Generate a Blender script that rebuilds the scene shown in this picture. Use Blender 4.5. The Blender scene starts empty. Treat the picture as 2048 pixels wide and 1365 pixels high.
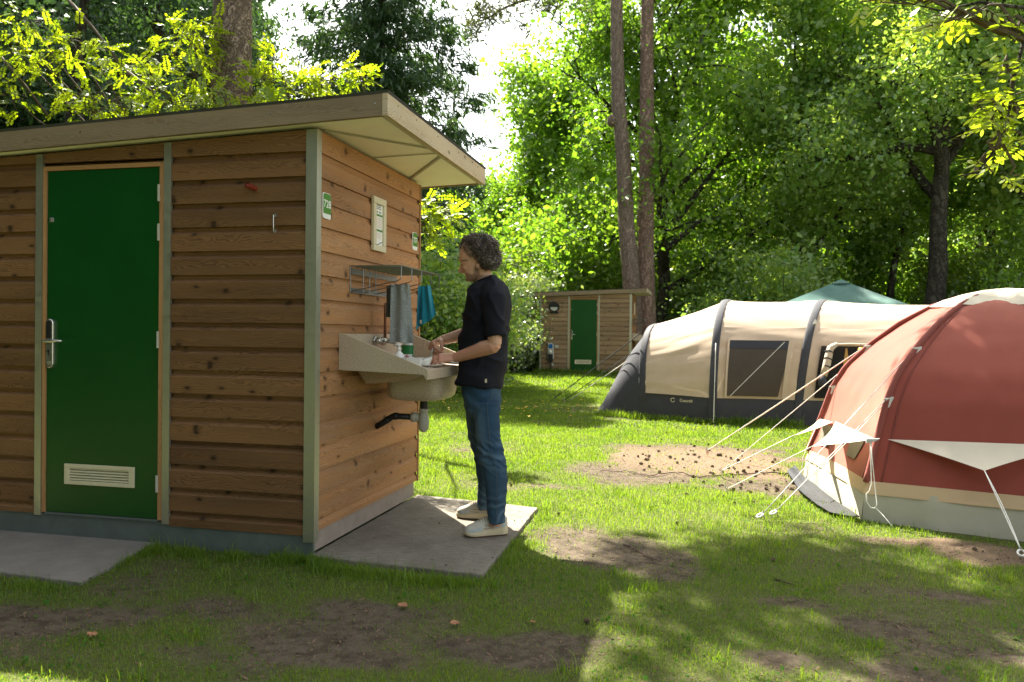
import bpy, bmesh, math, random
import numpy as np
from mathutils import Vector, Matrix, noise

# ------------------------------------------------------------------ camera, light, exposure
S = bpy.context.scene
COL = S.collection
CAM = np.array([2.11357, -4.14259, 1.26337])
CW = np.array([-0.22740008, 0.97377098, -0.00770023])
CR = np.array([0.9737281, 0.22747288, 0.01047275])
CU = np.array([-0.01194965, 0.00511643, 0.99991551])
FPX = 1590.984
cd = bpy.data.cameras.new('camera'); cam = bpy.data.objects.new('camera', cd); COL.objects.link(cam)
cam.matrix_world = Matrix(((CR[0], CU[0], -CW[0], CAM[0]), (CR[1], CU[1], -CW[1], CAM[1]), (CR[2], CU[2], -CW[2], CAM[2]), (0, 0, 0, 1)))
cd.sensor_width = 36; cd.lens = FPX / 2048 * 36; cd.clip_start = .05; cd.clip_end = 3000
cd.dof.use_dof = True; cd.dof.focus_distance = 5.2; cd.dof.aperture_fstop = 4.0
S.camera = cam
SUN_EL, SUN_AZ = math.radians(52), math.radians(-37)          # azimuth from +Y, positive towards +X
SUN = np.array([math.sin(SUN_AZ) * math.cos(SUN_EL), math.cos(SUN_AZ) * math.cos(SUN_EL), math.sin(SUN_EL)])
w = bpy.data.worlds.new('World'); S.world = w; w.use_nodes = True
wn = w.node_tree; bg = wn.nodes['Background']
sky = wn.nodes.new('ShaderNodeTexSky'); sky.sky_type = 'NISHITA'; sky.sun_disc = False
sky.sun_elevation = SUN_EL; sky.sun_rotation = SUN_AZ; sky.dust_density = 2.0; sky.air_density = 1.0; sky.ozone_density = 1.0
hs = wn.nodes.new('ShaderNodeHueSaturation'); hs.inputs['Saturation'].default_value = .45; wn.links.new(sky.outputs[0], hs.inputs['Color'])      # a hazy, whitish summer sky
wm = wn.nodes.new('ShaderNodeMix'); wm.data_type = 'RGBA'; wm.blend_type = 'MULTIPLY'; wm.inputs[0].default_value = 1; wm.inputs[7].default_value = (1.0, .97, .89, 1)
wn.links.new(hs.outputs[0], wm.inputs[6]); wn.links.new(wm.outputs[2], bg.inputs[0]); bg.inputs[1].default_value = 0.10
sl = bpy.data.lights.new('sun', 'SUN'); sl.energy = 5.0; sl.angle = math.radians(.53); sl.color = (1, .94, .82)
so = bpy.data.objects.new('sun', sl); COL.objects.link(so); so.rotation_euler = Vector(-SUN).to_track_quat('-Z', 'Y').to_euler()
so.location = (-8, 14, 22)
S.view_settings.view_transform = 'Standard'; S.view_settings.look = 'None'; S.view_settings.gamma = 1
S.view_settings.exposure = 2.3
S.render.engine = 'CYCLES'
cy = S.cycles
cy.max_bounces = 9; cy.diffuse_bounces = 7; cy.glossy_bounces = 3; cy.transmission_bounces = 7; cy.transparent_max_bounces = 8
cy.sample_clamp_indirect = 4.0; cy.caustics_reflective = False; cy.caustics_refractive = False
cy.use_denoising = True

# ------------------------------------------------------------------ helpers
def ray(px, py): return CW + CR * (px - 1024) / FPX - CU * (py - 682.5) / FPX
def at(px, py, Y):                      # point of the photo's sight line in the plane y = Y
    d = ray(px, py); return CAM + d * (Y - CAM[1]) / d[1]
def atX(px, py, X):
    d = ray(px, py); return CAM + d * (X - CAM[0]) / d[0]
def gnd(px, py, z=0.0):
    d = ray(px, py); return CAM + d * (z - CAM[2]) / d[2]
def dep(px, py, D): return CAM + ray(px, py) * D
def vpl(px, py, A, B, off=0.0):         # vertical plane through ground points A, B, shifted by off along its normal
    n = np.array([-(B[1] - A[1]), B[0] - A[0], 0.0]); n /= np.linalg.norm(n)
    d = ray(px, py); return CAM + d * ((n @ (np.array([A[0], A[1], 0]) - CAM) + off) / (n @ d))

def tag(o, label=None, cat=None, group=None, kind=None):
    if label: o['label'] = label
    if cat: o['category'] = cat
    if group: o['group'] = group
    if kind: o['kind'] = kind
    return o

def empty(name, loc, label, cat, group=None, rz=0):
    o = bpy.data.objects.new(name, None); COL.objects.link(o); o.location = loc; o.rotation_euler = (0, 0, rz)
    o.empty_display_size = .1
    tag(o, label, cat, group); return o

class MB:
    """collects verts/faces, with optional uv per face corner and a float per face."""
    def __init__(s): s.v = []; s.f = []; s.uv = []; s.rn = []; s.hasuv = False
    def add(s, vs, fs, uvs=None, rn=0.0):
        b = len(s.v); s.v += [tuple(map(float, p)) for p in vs]
        for i, f in enumerate(fs):
            s.f.append(tuple(b + k for k in f)); s.rn.append(rn)
            if uvs is not None: s.hasuv = True; s.uv.append([tuple(uvs[k]) for k in f])
            else: s.uv.append([(0, 0)] * len(f))
    def box(s, x0, x1, y0, y1, z0, z1, rn=0.0, grain=None):
        vs = [(x0, y0, z0), (x1, y0, z0), (x1, y1, z0), (x0, y1, z0), (x0, y0, z1), (x1, y0, z1), (x1, y1, z1), (x0, y1, z1)]
        s.hexa(vs, rn, grain)
    def hexa(s, vs, rn=0.0, grain=None):
        fs = [(0, 3, 2, 1), (4, 5, 6, 7), (0, 1, 5, 4), (1, 2, 6, 5), (2, 3, 7, 6), (3, 0, 4, 7)]
        if grain is None: s.add(vs, fs, None, rn); return
        a = {'x': 0, 'y': 1, 'z': 2}[grain]; o = [i for i in range(3) if i != a]; k = rn * 13.7
        for f in fs:
            pts = [vs[i] for i in f]; sp = [max(p[j] for p in pts) - min(p[j] for p in pts) for j in o]
            j = o[0] if sp[0] > sp[1] else o[1]
            s.add(pts, [(0, 1, 2, 3)], [(p[a] + k, p[j] + k * .37) for p in pts], rn)
    def tube(s, pts, rad, n=8, cap=True, rn=0.0, flat=None, uvlen=False):
        pts = [np.array(p, float) for p in pts]; m = len(pts)
        if not hasattr(rad, '__len__'): rad = [rad] * m
        T = [pts[min(i + 1, m - 1)] - pts[max(i - 1, 0)] for i in range(m)]
        T = [t / (np.linalg.norm(t) + 1e-9) for t in T]
        a = np.array([0, 0, 1.]) if abs(T[0][2]) < .9 else np.array([1., 0, 0])
        u = np.cross(T[0], a); u /= np.linalg.norm(u); vs = []; uvs = []; L = 0
        for i in range(m):
            u = u - T[i] * (u @ T[i]); u /= np.linalg.norm(u) + 1e-9; v = np.cross(T[i], u)
            if i: L += np.linalg.norm(pts[i] - pts[i - 1])
            for k in range(n):
                th = 2 * math.pi * k / n; r1 = rad[i]; r2 = rad[i] if flat is None else rad[i] * flat
                vs.append(pts[i] + u * math.cos(th) * r1 + v * math.sin(th) * r2)
                uvs.append((k / n, L))
        fs = [(i * n + k, i * n + (k + 1) % n, (i + 1) * n + (k + 1) % n, (i + 1) * n + k) for i in range(m - 1) for k in range(n)]
        if cap: fs += [tuple(range(n))[::-1], tuple((m - 1) * n + k for k in range(n))]
        s.add(vs, fs, uvs if uvlen else None, rn)
    def loft(s, rings, cap=True, rn=0.0, closed=True):
        n = len(rings[0]); m = len(rings); vs = [p for r in rings for p in r]
        fs = [(i * n + k, i * n + (k + 1) % n, (i + 1) * n + (k + 1) % n, (i + 1) * n + k) for i in range(m - 1) for k in range(n if closed else n - 1)]
        if cap and closed: fs += [tuple(range(n))[::-1], tuple((m - 1) * n + k for k in range(n))]
        s.add(vs, fs, None, rn)
    def grid(s, P, rn=0.0, uv=False):   # P[i][j] points
        m, n = len(P), len(P[0]); vs = [p for r in P for p in r]
        uvs = [(j / (n - 1), i / (m - 1)) for i in range(m) for j in range(n)] if uv else None
        s.add(vs, [(i * n + j, i * n + j + 1, (i + 1) * n + j + 1, (i + 1) * n + j) for i in range(m - 1) for j in range(n - 1)], uvs, rn)
    def sphere(s, c, r, nu=12, nv=8, rn=0.0):
        c = np.array(c, float); r = np.array(r if hasattr(r, '__len__') else (r, r, r), float)
        R = []
        for i in range(1, nv):
            ph = math.pi * i / nv
            R.append([c + r * np.array([math.sin(ph) * math.cos(2 * math.pi * k / nu), math.sin(ph) * math.sin(2 * math.pi * k / nu), -math.cos(ph)]) for k in range(nu)])
        b = len(s.v); s.loft(R, cap=False, rn=rn)
        lo = len(s.v); s.v += [tuple(c - r * np.array([0, 0, 1])), tuple(c + r * np.array([0, 0, 1]))]
        for k in range(nu):
            s.f.append((lo, b + (k + 1) % nu, b + k)); s.f.append((lo + 1, b + (nv - 2) * nu + k, b + (nv - 2) * nu + (k + 1) % nu))
            s.rn += [rn, rn]; s.uv += [[(0, 0)] * 3] * 2
    def mesh(s, name, mat, smooth=False, bevel=0):
        me = bpy.data.meshes.new(name); me.from_pydata(s.v, [], s.f)
        if s.hasuv:
            uvl = me.uv_layers.new(name='UVMap'); uvl.data.foreach_set('uv', np.array([c for f in s.uv for c in f], np.float32).ravel())
        a = me.attributes.new('rnd', 'FLOAT', 'FACE'); a.data.foreach_set('value', np.array(s.rn, np.float32))
        if bevel:
            bm = bmesh.new(); bm.from_mesh(me)
            bmesh.ops.bevel(bm, geom=[e for e in bm.edges if len(e.link_faces) == 2 and e.calc_face_angle(0) > .5], offset=bevel, segments=2, affect='EDGES', profile=.5)
            bm.to_mesh(me); bm.free()
        if mat: me.materials.append(mat)
        if smooth: me.polygons.foreach_set('use_smooth', np.ones(len(me.polygons), bool))
        me.update(); return me
    def build(s, name, mat, parent=None, smooth=False, bevel=0):
        o = bpy.data.objects.new(name, s.mesh(name, mat, smooth, bevel)); COL.objects.link(o)
        if parent is not None:
            o.parent = parent
        return o

def link_mesh(name, me, parent=None, loc=None):
    o = bpy.data.objects.new(name, me); COL.objects.link(o)
    if parent is not None: o.parent = parent
    if loc is not None: o.location = loc
    return o

def np_mesh(name, V, Fq, rn=None, mat=None, smooth=False):
    """V (n,3); Fq (m,k) with constant k."""
    me = bpy.data.meshes.new(name); m, k = Fq.shape
    me.vertices.add(len(V)); me.vertices.foreach_set('co', np.ascontiguousarray(V, np.float32).ravel())
    me.loops.add(m * k); me.loops.foreach_set('vertex_index', np.ascontiguousarray(Fq, np.int32).ravel())
    me.polygons.add(m); me.polygons.foreach_set('loop_start', np.arange(0, m * k, k, dtype=np.int32))
    if smooth: me.polygons.foreach_set('use_smooth', np.ones(m, bool))
    me.update(calc_edges=True)
    if rn is not None:
        a = me.attributes.new('rnd', 'FLOAT', 'FACE'); a.data.foreach_set('value', np.asarray(rn, np.float32))
    if mat: me.materials.append(mat)
    return me

def copy_tree(o, parent=None):
    c = o.copy(); COL.objects.link(c)
    if parent is not None: c.parent = parent
    for ch in [x for x in bpy.data.objects if x.parent == o]: copy_tree(ch, c)
    return c

def remesh(mb, voxel, smooth_it=4):
    """one continuous surface out of overlapping closed lofts."""
    me = mb.mesh('tmp', None); o = bpy.data.objects.new('tmp', me); COL.objects.link(o)
    m = o.modifiers.new('r', 'REMESH'); m.mode = 'VOXEL'; m.voxel_size = voxel
    if smooth_it:
        q = o.modifiers.new('s', 'SMOOTH'); q.factor = .5; q.iterations = smooth_it
    dg = bpy.context.evaluated_depsgraph_get(); dg.update()
    out = bpy.data.meshes.new_from_object(o.evaluated_get(dg)); bpy.data.objects.remove(o)
    out.polygons.foreach_set('use_smooth', np.ones(len(out.polygons), bool)); return out
def coords(me):
    a = np.empty(len(me.vertices) * 3, np.float32); me.vertices.foreach_get('co', a); return a.reshape(-1, 3)
def normals(me):
    a = np.empty(len(me.vertices) * 3, np.float32); me.vertices.foreach_get('normal', a); return a.reshape(-1, 3)
def set_coords(me, a): me.vertices.foreach_set('co', np.ascontiguousarray(a, np.float32).ravel()); me.update()
def vattr(me, name, vals):
    a = me.attributes.new(name, 'FLOAT', 'POINT'); a.data.foreach_set('value', np.asarray(vals, np.float32))
def sstep(a, b, x):
    t = np.clip((np.asarray(x, float) - a) / (b - a), 0, 1); return t * t * (3 - 2 * t)
_rng = np.random.default_rng(5)
_NT = [_rng.random((64, 64)) for _ in range(4)]
def vnoise(x, y, t=0):                 # smooth 2-d value noise, numpy
    x = np.asarray(x, float); y = np.asarray(y, float); T = _NT[t]
    i = np.floor(x).astype(int); j = np.floor(y).astype(int); fx = x - i; fy = y - j
    fx = fx * fx * (3 - 2 * fx); fy = fy * fy * (3 - 2 * fy)
    g = lambda a, b: T[a % 64, b % 64]
    return (g(i, j) * (1 - fx) + g(i + 1, j) * fx) * (1 - fy) + (g(i, j + 1) * (1 - fx) + g(i + 1, j + 1) * fx) * fy

# ------------------------------------------------------------------ materials
class NT:
    def __init__(s, name):
        s.m = bpy.data.materials.new(name); s.m.use_nodes = True; s.t = s.m.node_tree; s.b = s.t.nodes['Principled BSDF']; s.out = s.t.nodes['Material Output']
    def n(s, typ, **kw):
        nd = s.t.nodes.new(typ)
        for k, v in kw.items():
            if k in nd.inputs: s.set(nd.inputs[k], v)
            else: setattr(nd, k, v)
        return nd
    def set(s, sock, v):
        if hasattr(v, 'is_linked') or isinstance(v, bpy.types.NodeSocket): s.t.links.new(v, sock)
        else: sock.default_value = v
    def noise(s, scale, detail=4, rough=.55, vec=None, dim='3D', dist=0):
        nd = s.n('ShaderNodeTexNoise'); nd.noise_dimensions = dim; nd.inputs['Scale'].default_value = scale; nd.inputs['Detail'].default_value = detail
        nd.inputs['Roughness'].default_value = rough; nd.inputs['Distortion'].default_value = dist
        if vec is not None: s.t.links.new(vec, nd.inputs['Vector'])
        return nd.outputs[0]
    def ramp(s, fac, stops):
        nd = s.n('ShaderNodeValToRGB'); s.t.links.new(fac, nd.inputs[0]); e = nd.color_ramp.elements
        while len(e) < len(stops): e.new(.5)
        for el, (p, c) in zip(e, stops): el.position = p; el.color = (*c, 1) if len(c) == 3 else c
        return nd.outputs[0]
    def mix(s, fac, a, b, mode='MIX'):
        nd = s.n('ShaderNodeMix'); nd.data_type = 'RGBA'; nd.blend_type = mode
        for sock, v in ((nd.inputs[0], fac), (nd.inputs[6], a), (nd.inputs[7], b)):
            if isinstance(v, tuple) and len(v) == 3: v = (*v, 1)
            s.set(sock, v)
        return nd.outputs[2]
    def math(s, op, a, b=0.0, c=0.0):
        nd = s.n('ShaderNodeMath'); nd.operation = op; s.set(nd.inputs[0], a); s.set(nd.inputs[1], b); s.set(nd.inputs[2], c); return nd.outputs[0]
    def attr(s, name): return s.n('ShaderNodeAttribute', attribute_name=name).outputs['Fac']
    def obj(s): return s.n('ShaderNodeTexCoord').outputs['Object']
    def map(s, vec, scale=(1, 1, 1), loc=(0, 0, 0)):
        nd = s.n('ShaderNodeMapping'); s.t.links.new(vec, nd.inputs[0]); nd.inputs['Scale'].default_value = scale; nd.inputs['Location'].default_value = loc; return nd.outputs[0]
    def bump(s, h, strength=.3, dist=.01):
        nd = s.n('ShaderNodeBump'); nd.inputs['Strength'].default_value = strength; nd.inputs['Distance'].default_value = dist; s.t.links.new(h, nd.inputs['Height'])
        s.t.links.new(nd.outputs[0], s.b.inputs['Normal']); return nd.outputs[0]
    def col(s, v, rough=.6, metal=0, spec=.4):
        if isinstance(v, tuple) and len(v) == 3: v = (*v, 1)
        s.set(s.b.inputs['Base Color'], v); s.set(s.b.inputs['Roughness'], rough); s.b.inputs['Metallic'].default_value = metal
        s.b.inputs['Specular IOR Level'].default_value = spec; return s.m

def plain(name, c, rough=.6, metal=0, var=.15, scale=20, bump=0, spec=.4):
    t = NT(name); n = t.noise(scale, 5, .6, t.obj())
    k = t.ramp(n, [(.25, tuple(x * (1 - var) for x in c)), (.75, tuple(min(1, x * (1 + var)) for x in c))])
    t.col(k, rough, metal, spec)
    if bump: t.bump(t.noise(scale * 4, 4, .6, t.obj()), bump, .004)
    return t.m

def wood(name, dark, light, knots=True, rough=.7, grey=0.0, wash=(.3, .28, .24)):
    t = NT(name); uv = t.n('ShaderNodeTexCoord').outputs['UV']; rnd = t.attr('rnd')
    ds = t.noise(2.2, 3, .5, t.map(uv, (1, 5, 1)), '2D')
    sep = t.n('ShaderNodeSeparateXYZ', Vector=uv)
    v2 = t.math('MULTIPLY_ADD', ds, .11, sep.outputs[1])
    cmb = t.n('ShaderNodeCombineXYZ', X=sep.outputs[0], Y=v2, Z=0.0).outputs[0]
    wv = t.n('ShaderNodeTexWave', wave_type='BANDS', bands_direction='Y'); t.t.links.new(t.map(cmb, (.35, 1, 1)), wv.inputs[0])
    wv.inputs['Scale'].default_value = 34; wv.inputs['Distortion'].default_value = 5.5; wv.inputs['Detail'].default_value = 2; wv.inputs['Detail Scale'].default_value = .7
    fine = t.noise(9, 5, .65, t.map(uv, (1.2, 40, 1)), '2D')
    g = t.math('ADD', t.math('MULTIPLY', wv.outputs['Fac'], .42), t.math('MULTIPLY', fine, .70))
    c = t.ramp(g, [(.22, dark), (.62, light), (.95, tuple(x * 1.15 for x in light))])
    big = t.noise(1.3, 3, .5, t.map(uv, (.7, 5, 1)), '2D')
    c = t.mix(t.math('MULTIPLY', t.math('SUBTRACT', 1.0, rnd), .55), c, tuple(x * .55 for x in dark))
    c = t.mix(t.ramp(big, [(.35, (0, 0, 0)), (.75, (.5, .5, .5))]), c, tuple(x * 1.25 for x in light))
    if grey: c = t.mix(t.math('MULTIPLY', t.ramp(t.noise(3, 5, .6, t.map(uv, (.6, 8, 1)), '2D'), [(.35, (0, 0, 0)), (.7, (1, 1, 1))]), grey), c, wash)
    if knots:
        vo = t.n('ShaderNodeTexVoronoi'); vo.voronoi_dimensions = '2D'; vo.inputs['Scale'].default_value = 1; t.t.links.new(t.map(cmb, (4.6, 6.2, 1)), vo.inputs['Vector'])
        keep = t.math('GREATER_THAN', t.n('ShaderNodeSeparateColor', Color=vo.outputs['Color']).outputs[0], .55)
        k = t.math('MULTIPLY', t.ramp(vo.outputs['Distance'], [(.05, (1, 1, 1)), (.11, (.25, .25, .25)), (.2, (0, 0, 0))]), keep)
        c = t.mix(t.math('MULTIPLY', k, .85), c, tuple(x * .3 for x in dark))
    t.col(c, rough, 0, .25); t.bump(g, .25, .002); return t.m

def metal(name, c=(.55, .56, .53), rough=.38):
    t = NT(name); n = t.noise(30, 5, .6, t.obj()); sp = t.noise(4, 4, .6, t.map(t.obj(), (1, 1, .25)))
    k = t.mix(t.ramp(sp, [(.3, (0, 0, 0)), (.75, (1, 1, 1))]), tuple(x * .8 for x in c), c)
    t.col(k, t.ramp(n, [(.3, (rough * .8,) * 3), (.8, (rough * 1.3,) * 3)]), .85, .5); return t.m

def leafmat(name, c1, c2, trans=.5, gl=.06, tcol=None):
    """two-sided leaf: diffuse + translucent + a little gloss; the shade varies leaf by leaf."""
    t = NT(name); r = t.attr('rnd'); c = t.mix(r, c1, c2)
    d = t.n('ShaderNodeBsdfDiffuse'); t.t.links.new(c, d.inputs[0])
    tr = t.n('ShaderNodeBsdfTranslucent'); t.t.links.new(t.mix(1.0, c, tcol or (1.6, 1.5, .6), 'MULTIPLY'), tr.inputs[0])
    g = t.n('ShaderNodeBsdfGlossy'); g.inputs['Roughness'].default_value = .42; g.inputs[0].default_value = (1, 1, 1, 1)
    m1 = t.n('ShaderNodeMixShader'); m1.inputs[0].default_value = trans; t.t.links.new(d.outputs[0], m1.inputs[1]); t.t.links.new(tr.outputs[0], m1.inputs[2])
    m2 = t.n('ShaderNodeMixShader'); m2.inputs[0].default_value = gl; t.t.links.new(m1.outputs[0], m2.inputs[1]); t.t.links.new(g.outputs[0], m2.inputs[2])
    t.t.links.new(m2.outputs[0], t.out.inputs[0]); t.t.nodes.remove(t.b); return t.m

def cloth(name, c, rough=.8, trans=0.0, weave=400, var=.12, attr=None):
    t = NT(name); n = t.noise(6, 5, .6, t.obj())
    k = t.ramp(n, [(.25, tuple(x * (1 - var) for x in c)), (.75, tuple(min(1, x * (1 + var)) for x in c))])
    t.col(k, rough, 0, .2); t.b.inputs['Sheen Weight'].default_value = .1
    bp = t.bump(t.noise(weave, 2, .5, t.obj()), .15, .001)
    if trans:
        tr = t.n('ShaderNodeBsdfTranslucent'); t.t.links.new(k, tr.inputs[0])
        m = t.n('ShaderNodeMixShader'); m.inputs[0].default_value = trans; t.t.links.new(t.b.outputs[0], m.inputs[1]); t.t.links.new(tr.outputs[0], m.inputs[2])
        t.t.links.new(m.outputs[0], t.out.inputs[0])
    return t.m

def bark(name, c1, c2, scale=6, zs=.25):
    t = NT(name); o = t.obj(); vo = t.n('ShaderNodeTexVoronoi', feature='DISTANCE_TO_EDGE'); ds = t.noise(3, 4, .6, o)
    vec = t.n('ShaderNodeVectorMath', operation='ADD'); t.t.links.new(t.map(o, (1, 1, zs)), vec.inputs[0]); t.t.links.new(ds, vec.inputs[1])
    t.t.links.new(vec.outputs[0], vo.inputs['Vector']); vo.inputs['Scale'].default_value = scale
    n = t.noise(14, 6, .65, t.map(o, (1, 1, .4)))
    e = t.ramp(vo.outputs[0], [(0, (0, 0, 0)), (.22, (1, 1, 1))])
    c = t.mix(e, tuple(x * .5 for x in c1), t.mix(n, c1, c2)); t.col(c, .9, 0, .15)
    t.bump(t.math('ADD', e, t.math('MULTIPLY', n, .6)), .8, .03); return t.m

M = {}
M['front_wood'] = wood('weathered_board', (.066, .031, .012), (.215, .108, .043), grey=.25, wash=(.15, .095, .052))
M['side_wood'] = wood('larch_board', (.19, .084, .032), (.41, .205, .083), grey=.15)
M['frame_wood'] = wood('frame_timber', (.30, .15, .06), (.42, .23, .1), knots=False)
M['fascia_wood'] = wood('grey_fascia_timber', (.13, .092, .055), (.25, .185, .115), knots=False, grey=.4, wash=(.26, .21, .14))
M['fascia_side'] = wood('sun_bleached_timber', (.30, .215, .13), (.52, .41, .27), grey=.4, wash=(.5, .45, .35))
M['steel'] = metal('galvanised_steel', (.46, .46, .37), .48)
M['chrome'] = metal('brushed_chrome', (.62, .6, .55), .22)
M['door_green'] = plain('green_door_paint', (.002, .058, .007), .36, 0, .10, 3, .05)
M['black'] = plain('black_plastic', (.012, .012, .013), .45)
M['soffit'] = plain('cream_soffit_board', (.92, .90, .80), .5, 0, .05, 3)
M['cream'] = plain('cream_powder_coat', (.62, .56, .38), .45, 0, .05)
M['white'] = plain('white_enamel', (.74, .73, .68), .35, 0, .04)
M['skirt'] = plain('plinth_board', (.10, .12, .11), .7, 0, .2, 8, .1)
M['plinth_side'] = plain('fibre_cement', (.26, .215, .18), .8, 0, .15, 12, .1)
M['red_pipe'] = plain('red_plastic', (.20, .030, .015), .5)
M['roofing'] = plain('roofing_felt', (.05, .05, .05), .9, 0, .3, 12, .2)
M['sign_green'] = plain('sign_green', (.06, .215, .01), .4, 0, .03)
M['sign_white'] = plain('sign_white', (.78, .78, .74), .4, 0, .03)
M['pvc'] = plain('grey_pvc', (.42, .41, .34), .4, 0, .06)
M['wire'] = metal('zinc_wire', (.24, .25, .25), .4)
# ------------------------------------------------------------------ ground
def terrain(x, y):
    x = np.asarray(x, float); y = np.asarray(y, float)
    base = -.028 + .14 * sstep(9, 20, y)
    d = np.maximum(np.maximum(-x - 2.9, x - 1.1), np.maximum(-y - .8, y - 1.9))
    a = sstep(.0, 1.0, d)
    return base + (.035 * (vnoise(x * .7 + 3, y * .7) - .5) + .02 * (vnoise(x * 2.3, y * 2.3 + 9, 1) - .5)) * a + .014 * (vnoise(x * 9, y * 9, 2) - .5) * (.3 + .7 * a)

DIRT = []                                  # (x, y, rx, ry, strength)
def dirt(px, py, rx, ry, s=1.0):
    g = gnd(px, py); DIRT.append((g[0], g[1], rx, ry, s))
for a in [(1240, 1085, .42, .34, 1.0), (1130, 1060, .32, .2, .8), (1330, 1120, .3, .2, .75), (1420, 915, 1.0, 1.3, 1.15), (1520, 940, .6, .9, 1.1), (1330, 930, .7, .9, .8), (1300, 900, .55, .7, .6),
          (1250, 950, .4, .5, .4), (930, 900, .35, .5, .5), (1100, 965, .5, .25, .75), (1000, 968, .3, .2, .7),
          (60, 1235, .42, .22, .9), (230, 1225, .4, .2, .85), (420, 1205, .4, .17, .75), (560, 1255, .4, .16, .7), (330, 1290, .3, .12, .6), (120, 1300, .4, .1, .45),
          (740, 1215, .28, .14, .7), (850, 1270, .3, .12, .6), (660, 1300, .3, .1, .5), (1180, 1270, .28, .1, .8), (1010, 1300, .3, .1, .5), (1060, 1190, .25, .12, .35),
          (1600, 1195, .18, .07, .7), (1560, 1300, .28, .08, .7), (1760, 1240, .25, .1, .4), (1900, 1180, .4, .12, .55), (1980, 1290, .3, .1, .5), (1850, 1085, .6, .16, .95), (2000, 1105, .5, .16, 1.0), (1650, 1060, .18, .2, .4),
          (1700, 1330, .3, .08, .5), (1380, 1340, .3, .08, .45), (1450, 1180, .2, .1, .3), (1200, 700, 3, 2, .3), (900, 760, 1.2, 1.0, .1), (1180, 815, .9, .9, .55), (1030, 725, 1.8, 1.6, .5)]:
    dirt(*a)
def grassiness(x, y):
    x = np.asarray(x, float); y = np.asarray(y, float)
    d = np.zeros_like(x)
    wob = (vnoise(x * 2.1 + 7, y * 2.1, 3) - .5) * 1.1 + (vnoise(x * 6.3, y * 6.3, 1) - .5) * .7
    for X, Y, rx, ry, s in DIRT:
        q = np.sqrt(((x - X) / rx) ** 2 + ((y - Y) / ry) ** 2)
        d = np.maximum(d, s * (1 - sstep(.35, 1.45, q + wob * .95)))
    patch = vnoise(x * 1.3 + 20, y * 1.3 + 5, 2) * .55 + vnoise(x * 4.1, y * 4.1, 0) * .45
    thin = 1 - sstep(.24, .52, patch)
    near = np.clip(1 - (y + 2.2) / 2.6, 0, 1) * .45                    # more worn in front of the cabin
    return np.clip(1 - d - thin * (.38 + near), 0, 1)

xs = np.unique(np.concatenate([np.arange(-7, 8, .09), np.linspace(8, 40, 40), np.linspace(-7, -40, 40), [-400, -120, -70, 70, 120, 400]]))
ys = np.unique(np.concatenate([np.arange(-4.5, 10, .09), np.arange(10, 26, .3), np.linspace(26, 70, 20), [-400, -60, -20, -8, 100, 200, 600]]))
XX, YY = np.meshgrid(xs, ys); nx, ny = len(xs), len(ys)
V = np.stack([XX.ravel(), YY.ravel(), terrain(XX, YY).ravel()], 1)
ii, jj = np.meshgrid(np.arange(nx - 1), np.arange(ny - 1)); b = (jj * nx + ii).ravel()
gm = np_mesh('ground', V, np.stack([b, b + 1, b + nx + 1, b + nx], 1), smooth=True)
vattr(gm, 'grass', grassiness(XX, YY).ravel())
sandy = np.zeros(XX.size)
for px, py, rr in ((1400, 915, 1.15), (1530, 930, .8), (1300, 905, .7), (1900, 1090, .5)):
    g = gnd(px, py); sandy = np.maximum(sandy, 1 - sstep(.4, 1.2, np.hypot(XX.ravel() - g[0], YY.ravel() - g[1]) / rr))
vattr(gm, 'sandy', sandy)
t = NT('soil_and_turf'); o = t.obj()
n1 = t.noise(3.2, 6, .62, o); n2 = t.noise(55, 5, .7, o); n3 = t.noise(240, 3, .6, o); n4 = t.noise(15, 5, .65, o)
soil = t.mix(n2, (.060, .047, .034), (.20, .158, .112)); soil = t.mix(t.math('MULTIPLY', n1, .6), soil, (.085, .066, .047)); soil = t.mix(t.ramp(n4, [(.42, (0, 0, 0)), (.62, (.8, .8, .8))]), soil, (.045, .034, .024))
needles = t.mix(n2, (.095, .066, .044), (.235, .165, .11)); soil = t.mix(t.attr('sandy'), soil, needles)
spk = t.ramp(n3, [(.62, (0, 0, 0)), (.7, (1, 1, 1))]); soil = t.mix(t.math('MULTIPLY', spk, .55), soil, (.34, .26, .18))
dk = t.ramp(t.noise(120, 3, .6, o), [(.3, (1, 1, 1)), (.4, (0, 0, 0))]); soil = t.mix(t.math('MULTIPLY', dk, .6), soil, (.03, .022, .018))
turf = t.mix(n2, (.045, .065, .016), (.13, .135, .045))
gf = t.math('ADD', t.attr('grass'), t.math('MULTIPLY', t.math('SUBTRACT', n2, .5), .9))
t.col(t.mix(t.ramp(gf, [(.3, (0, 0, 0)), (.75, (1, 1, 1))]), soil, turf), .95, 0, .1)
t.bump(t.math('ADD', n2, t.math('MULTIPLY', n3, .5)), .7, .012)
gm.materials.append(t.m)
ground = link_mesh('ground', gm); tag(ground, kind='structure')

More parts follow.
